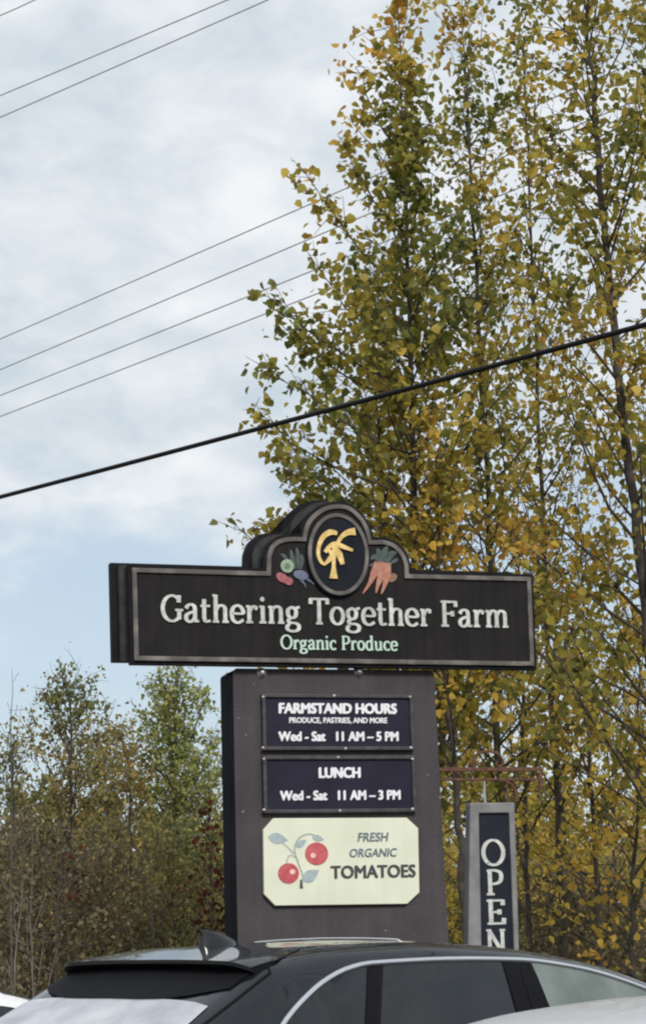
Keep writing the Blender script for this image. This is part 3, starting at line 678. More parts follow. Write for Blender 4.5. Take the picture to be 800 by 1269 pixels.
# ------------------------------------------------------------------ vehicles
def mono(xs, ys, x):
    "smooth curve through given heights"
    xs = np.array(xs, float); ys = np.array(ys, float); n = len(xs)
    h = np.diff(xs); dl = np.diff(ys)/h; mm = np.zeros(n); mm[0] = dl[0]; mm[-1] = dl[-1]
    for i in range(1, n-1):
        mm[i] = 0 if dl[i-1]*dl[i] <= 0 else 2*dl[i-1]*dl[i]/(dl[i-1]+dl[i])
    i = int(np.clip(np.searchsorted(xs, x)-1, 0, n-2)); t = (x-xs[i])/h[i]; t = min(max(t, 0), 1)
    return float((2*t**3-3*t**2+1)*ys[i] + (t**3-2*t**2+t)*h[i]*mm[i] + (-2*t**3+3*t**2)*ys[i+1] + (t**3-t**2)*h[i]*mm[i+1])
class CarShape:
    """x runs forward from the rear edge of the roof, y to the car's left, z up; every height and half width is a smooth curve of x"""
    def __init__(s, top, roofw, belt, beltw, bodyw):
        s.c = dict(top=top, roofw=roofw, belt=belt, beltw=beltw, bodyw=bodyw)
        s.x0, s.x1 = top[0][0], top[-1][0]
    def g(s, k, x): a = s.c[k]; return mono([p[0] for p in a], [p[1] for p in a], x)
    def ctrl(s, x):
        zt = s.g('top', x); wr = s.g('roofw', x); zb = min(s.g('belt', x), zt-0.05); wb = s.g('beltw', x); ws = s.g('bodyw', x)
        cr_ = min(0.045, 0.25*(zt-zb)); ze = zt - cr_ ; wr = min(wr, wb-0.01)
        P = [(0, zt), (wr*0.5, zt-0.12*cr_), (wr*0.85, zt-0.42*cr_), (wr, ze-0.012)]
        for t in (0.18, 0.4, 0.6, 0.8): P.append((wr+0.012+(wb-wr-0.012)*t, ze-0.012+(zb-ze+0.012)*t))
        P += [(wb, zb), (wb+0.035, zb-0.045), (ws, zb-0.20 if zb-0.2 > 0.62 else 0.62), (ws, 0.52), (ws-0.03, 0.34), (ws-0.12, 0.24), (0, 0.22)]
        return P
    def sec(s, x, per=4):
        P = s.ctrl(x)
        return catmull(P, per)
    def side(s, x, z):
        "half width of the upper side at height z"
        q = s.sec(x, 8)
        best = None
        for (a, b) in zip(q[:-1], q[1:]):
            if a[0] > 0.25 and (a[1]-z)*(b[1]-z) <= 0 and a[1] != b[1]:
                t = (a[1]-z)/(a[1]-b[1]); return a[0]+(b[0]-a[0])*t
        return min(q, key=lambda p: abs(p[1]-z))[0]
    def roof(s, x, y):
        q = s.sec(x, 8); y = abs(y)
        for (a, b) in zip(q[:-1], q[1:]):
            if a[0] <= y <= b[0] and b[1] > 0.6: t = (y-a[0])/max(b[0]-a[0], 1e-9); return a[1]+(b[1]-a[1])*t
        return q[0][1]
def build_car(label, P0, phi, cs, paint, windows, rear=None, front=None, wheels=(0.45, 3.3), wr=0.36, group=None, name='parked_car', cat='car'):
    "P0: ground point below x = 0; phi: heading in degrees clockwise from the view direction"
    root = thing(name, label, cat, P0, R(90-phi), group)
    xs = sorted(set(list(np.linspace(cs.x0, cs.x1, 90)) + [p[0] for p in cs.c['top']]))
    rows = []
    for x in xs:
        h = [(x, -y, z) for y, z in cs.sec(x)]
        rows.append(h + [(x, -p[1], p[2]) for p in h[-2:0:-1]] + [h[0]])
    mb = MB(); mb.grid(rows)
    mb.add(rows[0][:-1], [tuple(range(len(rows[0])-1))]); mb.add(rows[-1][:-1], [tuple(range(len(rows[-1])-2, -1, -1))])
    body = mb.build('body', paint, root, smooth=True)
    def offs(x, z, sgn, o): return (x, sgn*(cs.side(x, z)+o), z)
    for (nm, m_, low, topc, xl, xr) in windows:
        for sgn in (-1, 1):
            G = []
            for i in range(25):
                row = []
                for j in range(9):
                    t = j/8; xa = xl[0]+(xl[1]-xl[0])*t; xb = xr[0]+(xr[1]-xr[0])*t
                    x = xa+(xb-xa)*i/24
                    zlo = mono([p[0] for p in low], [p[1] for p in low], x); zhi = mono([p[0] for p in topc], [p[1] for p in topc], x)
                    z = zlo + (max(zhi, zlo+0.01)-zlo)*t
                    row.append(offs(x, z, sgn, 0.004))
                G.append(row)
            mb = MB(); mb.grid(G); mb.build(nm, M[m_], root, smooth=True)
    def deck(nm, m_, xa, xb, ya, yb, o=0.004):
        "panel on the upper surface between xa and xb; ya, yb half widths"
        G = []
        for i in range(13):
            x = xa+(xb-xa)*i/12; w = ya+(yb-ya)*i/12
            G.append([(x + (0.0), w*(j/16*2-1), cs.roof(x, w*(j/16*2-1))+o) for j in range(17)])
        mb = MB(); mb.grid(G); return mb.build(nm, M[m_], root, smooth=True)
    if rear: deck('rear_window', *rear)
    if front: deck('windscreen', *front)
    for wx in wheels:
        for sgn in (-1, 1):
            yo = cs.g('bodyw', wx)
            w = thing('wheel', None, None, (wx, sgn*(yo-0.09), wr)); w.parent = root
            mb = MB(); mb.lathe([(wr*0.62, -0.11), (wr*0.9, -0.115), (wr, -0.08), (wr, 0.08), (wr*0.9, 0.115), (wr*0.62, 0.11)], (0, 0, 0), 'y', 32); mb.build('tyre', M['tyre'], w, smooth=True)
            mb = MB(); mb.lathe([(0, 0.07), (wr*0.2, 0.075), (wr*0.62, 0.10), (wr*0.64, -0.10), (wr*0.2, -0.075), (0, -0.07)], (0, 0, 0), 'y', 32)
            for k in range(5):
                a = 2*math.pi*k/5; mb.tube([(0.06*math.cos(a), 0.105*sgn, 0.06*math.sin(a)), (wr*0.6*math.cos(a), 0.112*sgn, wr*0.6*math.sin(a))], 0.022, 6)
            mb.build('rim', M['rim'], w, smooth=True)
            mb = MB(); arch = [(wx + (wr+0.06)*math.cos(R(a)), sgn*(yo+0.002), wr + (wr+0.06)*math.sin(R(a))) for a in range(0, 181, 10)]
            mb.tube(arch, 0.022, 6); mb.build('wheel_arch', M['trim_black'], root, smooth=True)
    for sgn in (-1, 1):
        zt = 0.88
        x = cs.x0+0.06; yo = cs.g('bodyw', x)
        mb = MB(); mb.tube([(x+0.0, sgn*(yo-0.22), zt), (x+0.02, sgn*(yo-0.06), zt), (x+0.25, sgn*(cs.side(x+0.25, zt)+0.004), zt+0.02)], [0.03, 0.05, 0.02], 8); mb.build('tail_lamp', M['lamp_red'], root, smooth=True)
        x = cs.x1-0.06; yo = cs.g('bodyw', x)
        mb = MB(); mb.tube([(x, sgn*(yo-0.3), 0.68), (x-0.06, sgn*(yo-0.1), 0.69), (x-0.4, sgn*(cs.side(x-0.4, 0.72)+0.002), 0.72)], [0.05, 0.06, 0.02], 8); mb.build('headlight', M['lamp_clear'], root, smooth=True)
    return root, body

# -- the dark SUV in front of the sign
PH = 50.0
sP0 = Vector((-0.70451, 8.31739, 0))
suv = CarShape(
  top=[(-0.80, 0.70), (-0.785, 0.95), (-0.74, 1.10), (-0.66, 1.20), (-0.55, 1.275), (-0.41, 1.355), (-0.25, 1.435), (-0.113, 1.505), (0.0, 1.565), (0.08, 1.603), (0.18, 1.625), (0.34, 1.640), (0.5, 1.648), (0.8, 1.652), (1.2, 1.632), (1.6, 1.588), (1.95, 1.525), (2.2, 1.455), (2.5, 1.34), (2.85, 1.17), (3.05, 1.08), (3.3, 1.045), (3.75, 0.99), (4.0, 0.92), (4.12, 0.80), (4.17, 0.62)],
  roofw=[(-0.80, 0.70), (-0.5, 0.70), (-0.25, 0.68), (0.05, 0.655), (0.34, 0.635), (0.9, 0.635), (1.5, 0.63), (2.1, 0.62), (2.6, 0.66), (3.1, 0.72), (4.17, 0.6)],
  belt=[(-0.80, 0.62), (-0.6, 1.00), (0.0, 1.10), (1.0, 1.08), (2.0, 1.05), (2.8, 1.02), (3.2, 0.96), (4.0, 0.82), (4.17, 0.55)],
  beltw=[(-0.80, 0.72), (-0.6, 0.79), (-0.2, 0.81), (0.6, 0.825), (2.0, 0.825), (3.0, 0.83), (3.8, 0.77), (4.17, 0.64)],
  bodyw=[(-0.80, 0.76), (-0.6, 0.88), (-0.2, 0.93), (0.6, 0.955), (3.0, 0.955), (3.7, 0.92), (4.17, 0.70)])
wlow = [(-0.1, 1.145), (0.3, 1.13), (1.0, 1.12), (2.0, 1.09), (2.9, 1.06)]
wtop = [(-0.12, 1.16), (0.05, 1.350), (0.165, 1.430), (0.30, 1.497), (0.42, 1.535), (0.54, 1.552), (0.85, 1.556), (1.33, 1.542), (1.70, 1.497), (2.05, 1.412), (2.5, 1.25), (2.85, 1.08)]
suv_o, suv_b = build_car('dark charcoal SUV with tinted windows parked in front of the brown pylon', sP0, PH, suv, M['suv_paint'],
  [('quarter_window', 'glass_dark', wlow, wtop, (-0.07, 0.02), (0.33, 0.515)), ('rear_door_window', 'glass_dark', wlow, wtop, (0.42, 0.60), (1.225, 1.232)), ('front_door_window', 'glass_light', wlow, wtop, (1.475, 1.415), (2.62, 2.10))],
  rear=('glass_pale', -0.70, -0.20, 0.72, 0.62), front=('glass_dark', 2.05, 2.95, 0.56, 0.66), wheels=(0.42, 3.27), wr=0.37, name='dark_suv', cat='SUV')
def on_side(cs, x, z, sgn, o): return (x, sgn*(cs.side(x, z)+o), z)
for sgn in (-1, 1):
    p = [(x, mono([q[0] for q in wtop], [q[1] for q in wtop], x)+0.010) for x in np.linspace(-0.10, 2.80, 70)]
    low = [(x, mono([q[0] for q in wlow], [q[1] for q in wlow], x)-0.010) for x in np.linspace(2.80, -0.10, 30)]
    for line in (p, low):
        mb = MB(); mb.tube([on_side(suv, x, z, sgn, 0.004) for x, z in line], 0.0125 if line is p else 0.009, 8); mb.build('window_chrome', M['chrome'], suv_o, smooth=True)
    # black pillar covers and the gaps between the doors
    for (nm, xa, xb) in (('pillar_cover', (1.238, 1.245), (1.335, 1.325)), ('pillar_cover', (1.347, 1.337), (1.465, 1.405)), ('pillar_cover', (0.343, 0.523), (0.41, 0.59))):
        G = []
        for j in range(9):
            t = j/8; row = []
            for i in range(5):
                x = (xa[0]+(xa[1]-xa[0])*t)*(1-i/4) + (xb[0]+(xb[1]-xb[0])*t)*i/4
                z = 1.12 + (mono([q[0] for q in wtop], [q[1] for q in wtop], x)-0.003-1.12)*t
                row.append(on_side(suv, x, z, sgn, 0.005))
            G.append(row)
        mb = MB(); mb.grid(G); mb.build(nm, M['trim_black'], suv_o, smooth=True)
    for pts in ([(1.340, z) for z in np.linspace(0.45, 1.525, 14)], [(0.36-0.02*(1.1-z) if z < 1.12 else 0.36+(z-1.12)*0.39, z) for z in np.linspace(0.75, 1.53, 12)], [(2.52, z) for z in np.linspace(0.45, 1.03, 8)]):
        mb = MB(); mb.tube([on_side(suv, x, z, sgn, 0.001) for x, z in pts], 0.005, 5); mb.build('door_gap', M['gap'], suv_o, smooth=True)
    # shut line of the tailgate
    mb = MB(); xs_ = np.linspace(0.06, -0.70, 24)
    mb.tube([(0.10, sgn*0.58, suv.roof(0.10, 0.58)+0.001)] + [(x, sgn*(suv.side(x, suv.g('top', x)-0.055)), suv.g('top', x)-0.053) for x in xs_], 0.006, 6)
    mb.build('tailgate_gap', M['gap'], suv_o, smooth=True)
    # mirror
    mb = MB(); mb.tube([(2.48, sgn*0.83, 1.06), (2.50, sgn*0.95, 1.08), (2.50, sgn*1.08, 1.08)], [0.03, 0.07, 0.055], 10); mb.build('door_mirror', M['suv_paint'], suv_o, smooth=True)
    mb = MB(); mb.tube([on_side(suv, 0.62, 0.93, sgn, 0.02), on_side(suv, 0.82, 0.935, sgn, 0.02)], 0.013, 6); mb.build('door_handle', M['chrome'], suv_o, smooth=True)
    mb = MB(); mb.tube([on_side(suv, 1.62, 0.92, sgn, 0.02), on_side(suv, 1.82, 0.925, sgn, 0.02)], 0.013, 6); mb.build('door_handle', M['chrome'], suv_o, smooth=True)
# spoiler: a thick blade carrying the roof line back over the rear window
def sp_edge(y):
    "trailing edge (x, z) at y"
    t = abs(y)/0.62
    return (-0.055 + 0.05*max(0, (t-0.8)/0.2)**2, 1.597 - 0.012*t**3 - 0.02*max(0, (t-0.85)/0.15)**2)
G = []; U = []
for j in range(45):
    y = -0.62 + 1.24*j/44; ex, ez = sp_edge(y); t = abs(y)/0.62
    xf = 0.36 - 0.24*max(0, (t-0.75)/0.25)**1.5; yy_ = min(abs(y), 0.60); zf = suv.roof(xf, yy_)+0.003
    top_ = []
    for i in range(9):
        u = i/8; x = ex+(xf-ex)*u; top_.append((x, y, max(ez + (zf-ez)*(1.27*u if u < 0.625 else 0.79375+0.20625*(1-((1-u)/0.375)**2)), (suv.roof(x, yy_)+0.003) if x > 0.10 else 0)))
    zu = suv.roof(0.03, yy_)-0.012
    und = [(ex, y, ez-0.014), (ex+0.02, y, ez-0.026), (ex+0.05, y, min(ez-0.034, zu+0.02)), (0.04, y, zu)]
    G.append([und[0]] + top_); U.append(und)
mb = MB(); mb.grid(G)
spo = mb.build('spoiler', M['suv_paint'], suv_o, smooth=True)
es = spo.modifiers.new('smooth', 'EDGE_SPLIT'); es.split_angle = R(32)
mb = MB(); mb.grid(U)
for q in (0, -1): mb.add(U[q] + G[q][:0:-1], [tuple(range(len(U[q])+len(G[q])-1))])
mb.build('spoiler_underside', M['trim_black'], suv_o, smooth=True)
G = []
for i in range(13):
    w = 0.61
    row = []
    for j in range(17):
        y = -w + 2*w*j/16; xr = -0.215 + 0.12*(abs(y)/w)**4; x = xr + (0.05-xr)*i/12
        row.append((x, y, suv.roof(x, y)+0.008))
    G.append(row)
mb = MB(); mb.grid(G); mb.build('spoiler_shade_band', M['trim_black'], suv_o, smooth=True)  # spoiler's shade and reflection on the rear glass, laid in as a black strip
mb = MB(); ys_ = np.linspace(-0.46, 0.46, 21)
mb.tube([(0.86, -0.49, suv.roof(0.86, 0.49)-0.004)] + [(0.86, y, suv.roof(0.86, y)+0.006) for y in ys_] + [(0.86, 0.49, suv.roof(0.86, 0.49)-0.004)], 0.0032, 8)
mb.build('roof_strip', M['silver_paint'], suv_o, smooth=True)
# shark fin antenna
zr = suv.roof(0.40, 0)
prof = [(0.225, zr-0.02, 0.030), (0.222, zr+0.030, 0.024), (0.220, zr+0.062, 0.010), (0.235, zr+0.070, 0.006)]
sect = [(0.212, 0.412, zr-0.025, 0.034), (0.222, 0.402, zr+0.012, 0.030), (0.226, 0.372, zr+0.030, 0.024), (0.226, 0.330, zr+0.048, 0.017), (0.222, 0.280, zr+0.056, 0.011), (0.219, 0.252, zr+0.061, 0.005)]
G = []
for (xa, xb, z, w) in sect:
    row = []
    for k in range(17):
        a = 2*math.pi*k/16; cx = (xa+xb)/2; rx = (xb-xa)/2
        ca = math.cos(a); row.append((cx + rx*ca, w*math.sin(a)*(1.0 if ca < 0 else (1-ca**2*0.6)), z - (0.006 if False else 0)))
    G.append(row)
mb = MB(); mb.grid(G); mb.add(G[-1][:-1], [tuple(range(16))]); mb.build('roof_antenna', M['suv_paint'], suv_o, smooth=True)
# -- the silver car nearest the camera, lower right, and the pale car beyond the SUV
hatch = CarShape(
  top=[(-0.62, 0.72), (-0.60, 0.92), (-0.52, 1.04), (-0.35, 1.16), (-0.12, 1.30), (0.10, 1.415), (0.24, 1.465), (0.42, 1.492), (0.8, 1.512), (1.2, 1.505), (1.6, 1.47), (1.9, 1.41), (2.2, 1.30), (2.6, 1.10), (2.8, 1.02), (3.3, 0.94), (3.6, 0.86), (3.74, 0.74), (3.78, 0.60)],
  roofw=[(-0.62, 0.62), (0.0, 0.60), (0.4, 0.58), (1.2, 0.60), (2.0, 0.58), (2.6, 0.64), (3.78, 0.55)],
  belt=[(-0.62, 0.60), (-0.45, 0.96), (0.4, 1.0), (2.0, 0.97), (2.7, 0.94), (3.5, 0.78), (3.78, 0.52)],
  beltw=[(-0.62, 0.66), (-0.4, 0.73), (0.6, 0.78), (2.4, 0.79), (3.3, 0.72), (3.78, 0.58)],
  bodyw=[(-0.62, 0.70), (-0.4, 0.82), (0.6, 0.89), (2.7, 0.89), (3.4, 0.85), (3.78, 0.64)])
hl = [(0.0, 1.03), (1.0, 1.03), (2.6, 0.99)]; ht = [(-0.1, 1.06), (0.2, 1.32), (0.5, 1.405), (1.0, 1.42), (1.5, 1.40), (1.9, 1.32), (2.4, 1.10)]
hw = [('quarter_window', 'glass_dark', hl, ht, (-0.02, 0.15), (0.33, 0.42)), ('rear_door_window', 'glass_dark', hl, ht, (0.40, 0.48), (1.08, 1.10)), ('front_door_window', 'glass_light', hl, ht, (1.18, 1.17), (2.35, 1.85))]
pB = at(850, 1298, 5.2); hB = Vector((math.sin(R(58)), math.cos(R(58)), 0))
build_car('silver hatchback nearest the camera, only its roof showing in the lower right corner', Vector((pB.x, pB.y, 0)) - hB*0.55, 58, hatch, M['silver_paint'], hw, rear=('glass_dark', -0.36, 0.14, 0.56, 0.54), front=('glass_dark', 1.85, 2.62, 0.54, 0.60), wheels=(0.25, 2.8), wr=0.32, name='silver_hatchback')
sedan = CarShape(
  top=[(-1.05, 0.70), (-1.03, 0.92), (-0.95, 1.02), (-0.6, 1.06), (-0.35, 1.10), (0.0, 1.27), (0.3, 1.385), (0.6, 1.43), (1.0, 1.445), (1.35, 1.43), (1.65, 1.37), (2.0, 1.23), (2.4, 1.05), (2.6, 1.0), (3.2, 0.92), (3.5, 0.84), (3.66, 0.72), (3.70, 0.58)],
  roofw=[(-1.05, 0.62), (-0.4, 0.60), (0.3, 0.56), (1.0, 0.58), (1.7, 0.57), (2.4, 0.64), (3.70, 0.55)],
  belt=[(-1.05, 0.58), (-0.9, 0.92), (0.0, 0.97), (1.6, 0.95), (2.4, 0.92), (3.4, 0.76), (3.70, 0.50)],
  beltw=[(-1.05, 0.66), (-0.8, 0.74), (0.4, 0.78), (2.2, 0.79), (3.2, 0.72), (3.70, 0.58)],
  bodyw=[(-1.05, 0.70), (-0.8, 0.84), (0.4, 0.89), (2.5, 0.89), (3.3, 0.85), (3.70, 0.64)])
sl = [(-0.2, 1.0), (1.0, 0.99), (2.3, 0.96)]; stp = [(-0.2, 1.02), (0.1, 1.24), (0.4, 1.335), (0.9, 1.355), (1.3, 1.34), (1.7, 1.25), (2.2, 1.02)]
sw = [('rear_door_window', 'glass_dark', sl, stp, (-0.05, 0.12), (0.78, 0.80)), ('front_door_window', 'glass_dark', sl, stp, (0.88, 0.87), (2.12, 1.60))]
pC = at(8, 1234, 12.3); hC = Vector((math.sin(R(50)), math.cos(R(50)), 0))
build_car('white sedan at the bottom left edge beyond the dark SUV', Vector((pC.x, pC.y, 0)) - hC*1.76, 50, sedan, M['white_paint'], sw, rear=('glass_dark', -0.40, 0.28, 0.58, 0.52), front=('glass_dark', 1.42, 2.38, 0.53, 0.60), wheels=(-0.15, 2.55), wr=0.32, name='white_sedan')

# ------------------------------------------------------------------ trees
POP = leaf_mat('poplar_leaves', [(0.28, (0.11, 0.135, 0.04)), (0.41, (0.21, 0.22, 0.055)), (0.50, (0.37, 0.315, 0.065)), (0.61, (0.52, 0.39, 0.07)), (0.75, (0.62, 0.30, 0.06))], 0.75, 0.6, isl=0.2)
YEL = leaf_mat('yellow_leaves', [(0.28, (0.30, 0.28, 0.075)), (0.42, (0.52, 0.42, 0.085)), (0.55, (0.68, 0.48, 0.09)), (0.74, (0.68, 0.40, 0.08))], 0.8, 0.6, isl=0.22)
OLV = leaf_mat('olive_leaves', [(0.28, (0.15, 0.175, 0.065)), (0.45, (0.26, 0.25, 0.09)), (0.60, (0.36, 0.28, 0.10)), (0.76, (0.42, 0.24, 0.09))], 0.8, 0.55)
GRN = leaf_mat('green_leaves', [(0.28, (0.20, 0.235, 0.085)), (0.46, (0.30, 0.33, 0.11)), (0.62, (0.40, 0.39, 0.12)), (0.78, (0.46, 0.37, 0.11))], 0.9, 0.6)
AMB = leaf_mat('amber_leaves', [(0.28, (0.17, 0.165, 0.06)), (0.48, (0.27, 0.215, 0.07)), (0.66, (0.36, 0.24, 0.075)), (0.8, (0.36, 0.19, 0.07))], 0.9, 0.5)
RED = leaf_mat('red_leaves', [(0.30, (0.045, 0.018, 0.013)), (0.5, (0.109, 0.029, 0.018)), (0.7, (0.182, 0.052, 0.021))], 1.5, 0.48)
BRN = leaf_mat('brown_leaves', [(0.28, (0.11, 0.105, 0.06)), (0.48, (0.20, 0.17, 0.09)), (0.66, (0.28, 0.21, 0.11)), (0.82, (0.36, 0.29, 0.17))], 1.0, 0.4)

def leaf_mesh(name, material, pts, size, rng, parent, droop=0.6):
    "one kite of two folded quads per leaf"
    pts = np.asarray(pts); n = len(pts)
    sz = size * rng.uniform(0.5, 1.35, n)[:, None]
    ax = rng.normal(0, 1, (n, 3)); ax[:, 2] = ax[:, 2]*0.6 - droop*1.4; ax /= np.linalg.norm(ax, axis=1)[:, None]
    q = rng.normal(0, 1, (n, 3)); sd = np.cross(ax, q); sd /= np.linalg.norm(sd, axis=1)[:, None]
    nr = np.cross(ax, sd)
    w = rng.uniform(0.36, 0.50, n)[:, None]; fold = rng.uniform(0.02, 0.22, n)[:, None]
    base = pts; tip = pts + ax*sz + nr*sz*rng.uniform(-0.2, 0.1, n)[:, None]
    l1 = pts + ax*sz*0.22 + sd*sz*w + nr*sz*fold; l2 = pts + ax*sz*0.62 + sd*sz*w*0.72 + nr*sz*fold*0.8
    r1 = pts + ax*sz*0.22 - sd*sz*w + nr*sz*fold; r2 = pts + ax*sz*0.62 - sd*sz*w*0.72 + nr*sz*fold*0.8
    V = np.stack([base, l1, l2, tip, r2, r1], 1).reshape(-1, 3)
    idx = np.arange(n)[:, None]*6
    Fq = np.concatenate([idx + np.array([[0, 1, 2, 3]]), idx + np.array([[0, 3, 4, 5]])], 1).reshape(-1)
    me = bpy.data.meshes.new(name)
    me.vertices.add(len(V)); me.vertices.foreach_set('co', V.astype(np.float32).ravel())
    me.loops.add(len(Fq)); me.loops.foreach_set('vertex_index', Fq.astype(np.int32))
    me.polygons.add(2*n); me.polygons.foreach_set('loop_start', np.arange(0, 8*n, 4, dtype=np.int32))
    me.update(calc_edges=True); me.validate()
    me.materials.append(material)
    o = bpy.data.objects.new(name, me); COL.objects.link(o); o.parent = parent
    return o

def tree(name, label, cat, foot, path, r0, leafmat, barkmat, seed, n_branch, z0, reach, rise, leaf, dens, group=None, thin=0.0, twig=0.45, step=0.16, bare=0.0, spread=0.062, sway=0.03, droop=0.6, azi=None, twig_r=0.005, curl=0.25, limb=0.35, sprays=()):
    """foot: world point on the ground; path: trunk points (x, y, z) from the foot; reach(t): branch length at height share t;
    rise(t): branch angle above the level; dens: leaves per metre of twig"""
    rng = np.random.default_rng(seed)
    root = thing(name, label, cat, foot, 0, group)
    P = np.array(catmull(path, 6)); n = len(P)
    for k in range(2): P[1:-1, k] += rng.normal(0, sway*0.3, n-2)
    H = P[-1, 2]
    rad = r0*(1 - 0.93*np.linspace(0, 1, n)**0.9)
    mb = MB(); mb.tube(P, list(rad), 7)
    leaves = []
    def along(pl, t):
        s = t*(len(pl)-1); i = min(int(s), len(pl)-2); return pl[i] + (pl[i+1]-pl[i])*(s-i)
    def put(pl, L, t0, d):
        k = rng.poisson(max(L*(1-t0)*d, 0.0))
        if k == 0: return
        cs_ = rng.uniform(t0, 1.0, max(1, k//4))      # leaves sit in small bunches
        for t in np.clip(rng.choice(cs_, k) + rng.normal(0, 0.05, k), 0, 1): leaves.append(along(pl, t) + rng.normal(0, spread, 3))
    az = rng.uniform(0, 6.28)
    for i in range(n_branch):
        t = z0 + (1-z0)*((i+rng.uniform(0, 1))/n_branch)
        t = min(t, 0.985); z = t*H
        b0_ = along(P, t) if False else np.array([np.interp(z, P[:, 2], P[:, k]) for k in range(3)])
        rr = float(np.interp(z, P[:, 2], rad))
        az += 2.4 + rng.normal(0, 0.5)
        a = az if azi is None else azi(rng, az)
        el = R(rise(t) + rng.normal(0, 9)); L = max(0.12, reach(t)*rng.uniform(0.55, 1.2))
        d = np.array([math.cos(a)*math.cos(el), math.sin(a)*math.cos(el), math.sin(el)])
        pl = [b0_]; m = max(4, int(L/0.3))
        for k in range(m):
            d = d + np.array([0, 0, curl*L/m*rng.uniform(0.2, 1.0)]) + rng.normal(0, 0.10, 3); d /= np.linalg.norm(d)
            pl.append(pl[-1] + d*L/m)
        pl = np.array(pl); br = min(rr*0.6, 0.003 + 0.0065*L)
        mb.tube(pl, list(np.linspace(br, 0.0025, len(pl))), 5, cap=False)
        leafy = rng.uniform() >= bare; dn = dens*(1 - thin*(1-t)**0.7)
        if leafy: put(pl, L, limb, dn*0.7)
        for k in range(int(L/step)):
            s = rng.uniform(0.15, 1.0); q0 = along(pl, s); tl_ = twig*rng.uniform(0.3, 1.15)*(1.15-0.55*s)
            dd = d*0.5 + rng.normal(0, 0.6, 3); dd[2] += 0.25; dd /= np.linalg.norm(dd)
            q = [q0]
            for j in range(3):
                dd = dd + rng.normal(0, 0.18, 3); dd /= np.linalg.norm(dd); q.append(q[-1] + dd*tl_/3)
            q = np.array(q); mb.tube(q, list(np.linspace(twig_r, 0.0016, 4)), 3, cap=False)
            if leafy: put(q, tl_, 0.1, dn)
    # long leafy limbs that stand out of the crown: (end point, height share of the drop back to the trunk)
    for (e, drop) in sprays:
        e = np.array(e) - np.array(foot); hd = math.hypot(e[0]-P[0, 0], e[1])
        z = max(0.12*H, e[2]-drop); s0 = np.array([np.interp(z, P[:, 2], P[:, k]) for k in range(3)])
        ts = np.linspace(0, 1, 9)[:, None]; pl = s0 + (e-s0)*ts + np.array([0, 0, -0.10])*np.sin(np.pi*ts) + rng.normal(0, 0.02, (9, 3))*ts
        L = np.linalg.norm(e-s0); mb.tube(pl, list(np.linspace(0.012, 0.003, 9)), 5, cap=False)
        for k in range(int(L/0.075)):
            s = rng.uniform(0.30, 1.0)**0.75; q0 = along(pl, s); dd = (e-s0)/L*0.7 + rng.normal(0, 0.55, 3); dd[2] += 0.15; dd /= np.linalg.norm(dd)
            tl_ = rng.uniform(0.12, 0.38)*(1.2-0.5*s); q = np.array([q0, q0+dd*tl_*0.5 + rng.normal(0, 0.02, 3), q0+dd*tl_])
            mb.tube(q, list(np.linspace(0.0045, 0.002, 3)), 3, cap=False); put(q, tl_, 0.15, 40)
        put(pl, L, 0.8, 30)
    # leader tip
    tipl = P[int(n*0.86):]; put(tipl, np.linalg.norm(tipl[-1]-tipl[0]), 0.0, dens*1.2)
    mb.build('trunk', barkmat, root, smooth=True, fix=False)
    if leaves: leaf_mesh('crown', leafmat, leaves, leaf, rng, root, droop)
    return root
def ground_at(px, Y): p = at(px, 1160, Y); return Vector((p.x, Y, 0))
def trunk_path(px, Y, top=None, jit=0.0):
    "trunk through picture positions px = [(x, y), ...] from low to high at distance Y"
    W = [at(x, y, Y) for x, y in px]
    d = (W[1]-W[0]); foot = W[0] - d*(W[0].z/d.z)
    foot = Vector((foot.x, Y, 0))
    return foot, [(0, 0, 0)] + [(w.x-foot.x, jit*math.sin(3*w.z), w.z) for w in W]
GP = 'tall poplars behind the sign'
cone = lambda a, b, p=1.0: (lambda t: a*(1-t)**p + b)
# near poplars
ft, pa = trunk_path([(520, 900), (513, 620), (505, 350), (500, 150), (494, -4)], 16.0)
tree('poplar_tree', 'yellow-green poplar with a straight thin trunk rising behind the sign, tip against sky', 'tree', ft, pa, 0.044, POP, M['bark_dark'], 11, 104, 0.24, cone(2.15, 0.15, 0.85), lambda t: 30+34*t, 0.072, 50, GP, 0.55, spread=0.055, sprays=[(at(x, y, Y), d) for x, y, Y, d in ((388, 228, 15.9, 0.9), (436, 78, 16.0, 0.8), (425, 180, 16.1, 0.8), (378, 318, 15.8, 0.8), (334, 366, 15.9, 0.75), (352, 405, 16.2, 0.7),
      (336, 452, 15.8, 0.7), (312, 508, 15.9, 0.7), (345, 560, 16.1, 0.7), (362, 590, 15.7, 0.7), (338, 640, 16.2, 0.8), (286, 650, 15.8, 0.8), (318, 658, 16.0, 0.7))])
ft, pa = trunk_path([(806, 800), (792, 690), (768, 480), (747, 260), (733, 100), (722, -60), (712, -260)], 15.0)
tree('poplar_tree', 'tallest poplar with the thickest dark leaning trunk, reaching out of the top of the picture', 'tree', ft, pa, 0.056, POP, M['bark_dark'], 23, 92, 0.20, cone(1.9, 0.25, 0.8), lambda t: 32+30*t, 0.066, 48, GP, 0.72, twig=0.55)
ft, pa = trunk_path([(622, 1000), (604, 620), (590, 350), (578, 120), (572, -5)], 18.0)
tree('poplar_tree', 'green poplar with a narrow spire tip between the straight and the thick leaning trunks', 'tree', ft, pa, 0.042, POP, M['bark_dark'], 37, 78, 0.24, cone(1.95, 0.20, 0.8), lambda t: 34+32*t, 0.066, 48, GP, 0.72, twig=0.55)
ft, pa = trunk_path([(690, 1000), (672, 650), (660, 350), (650, 120), (640, 0)], 19.5)
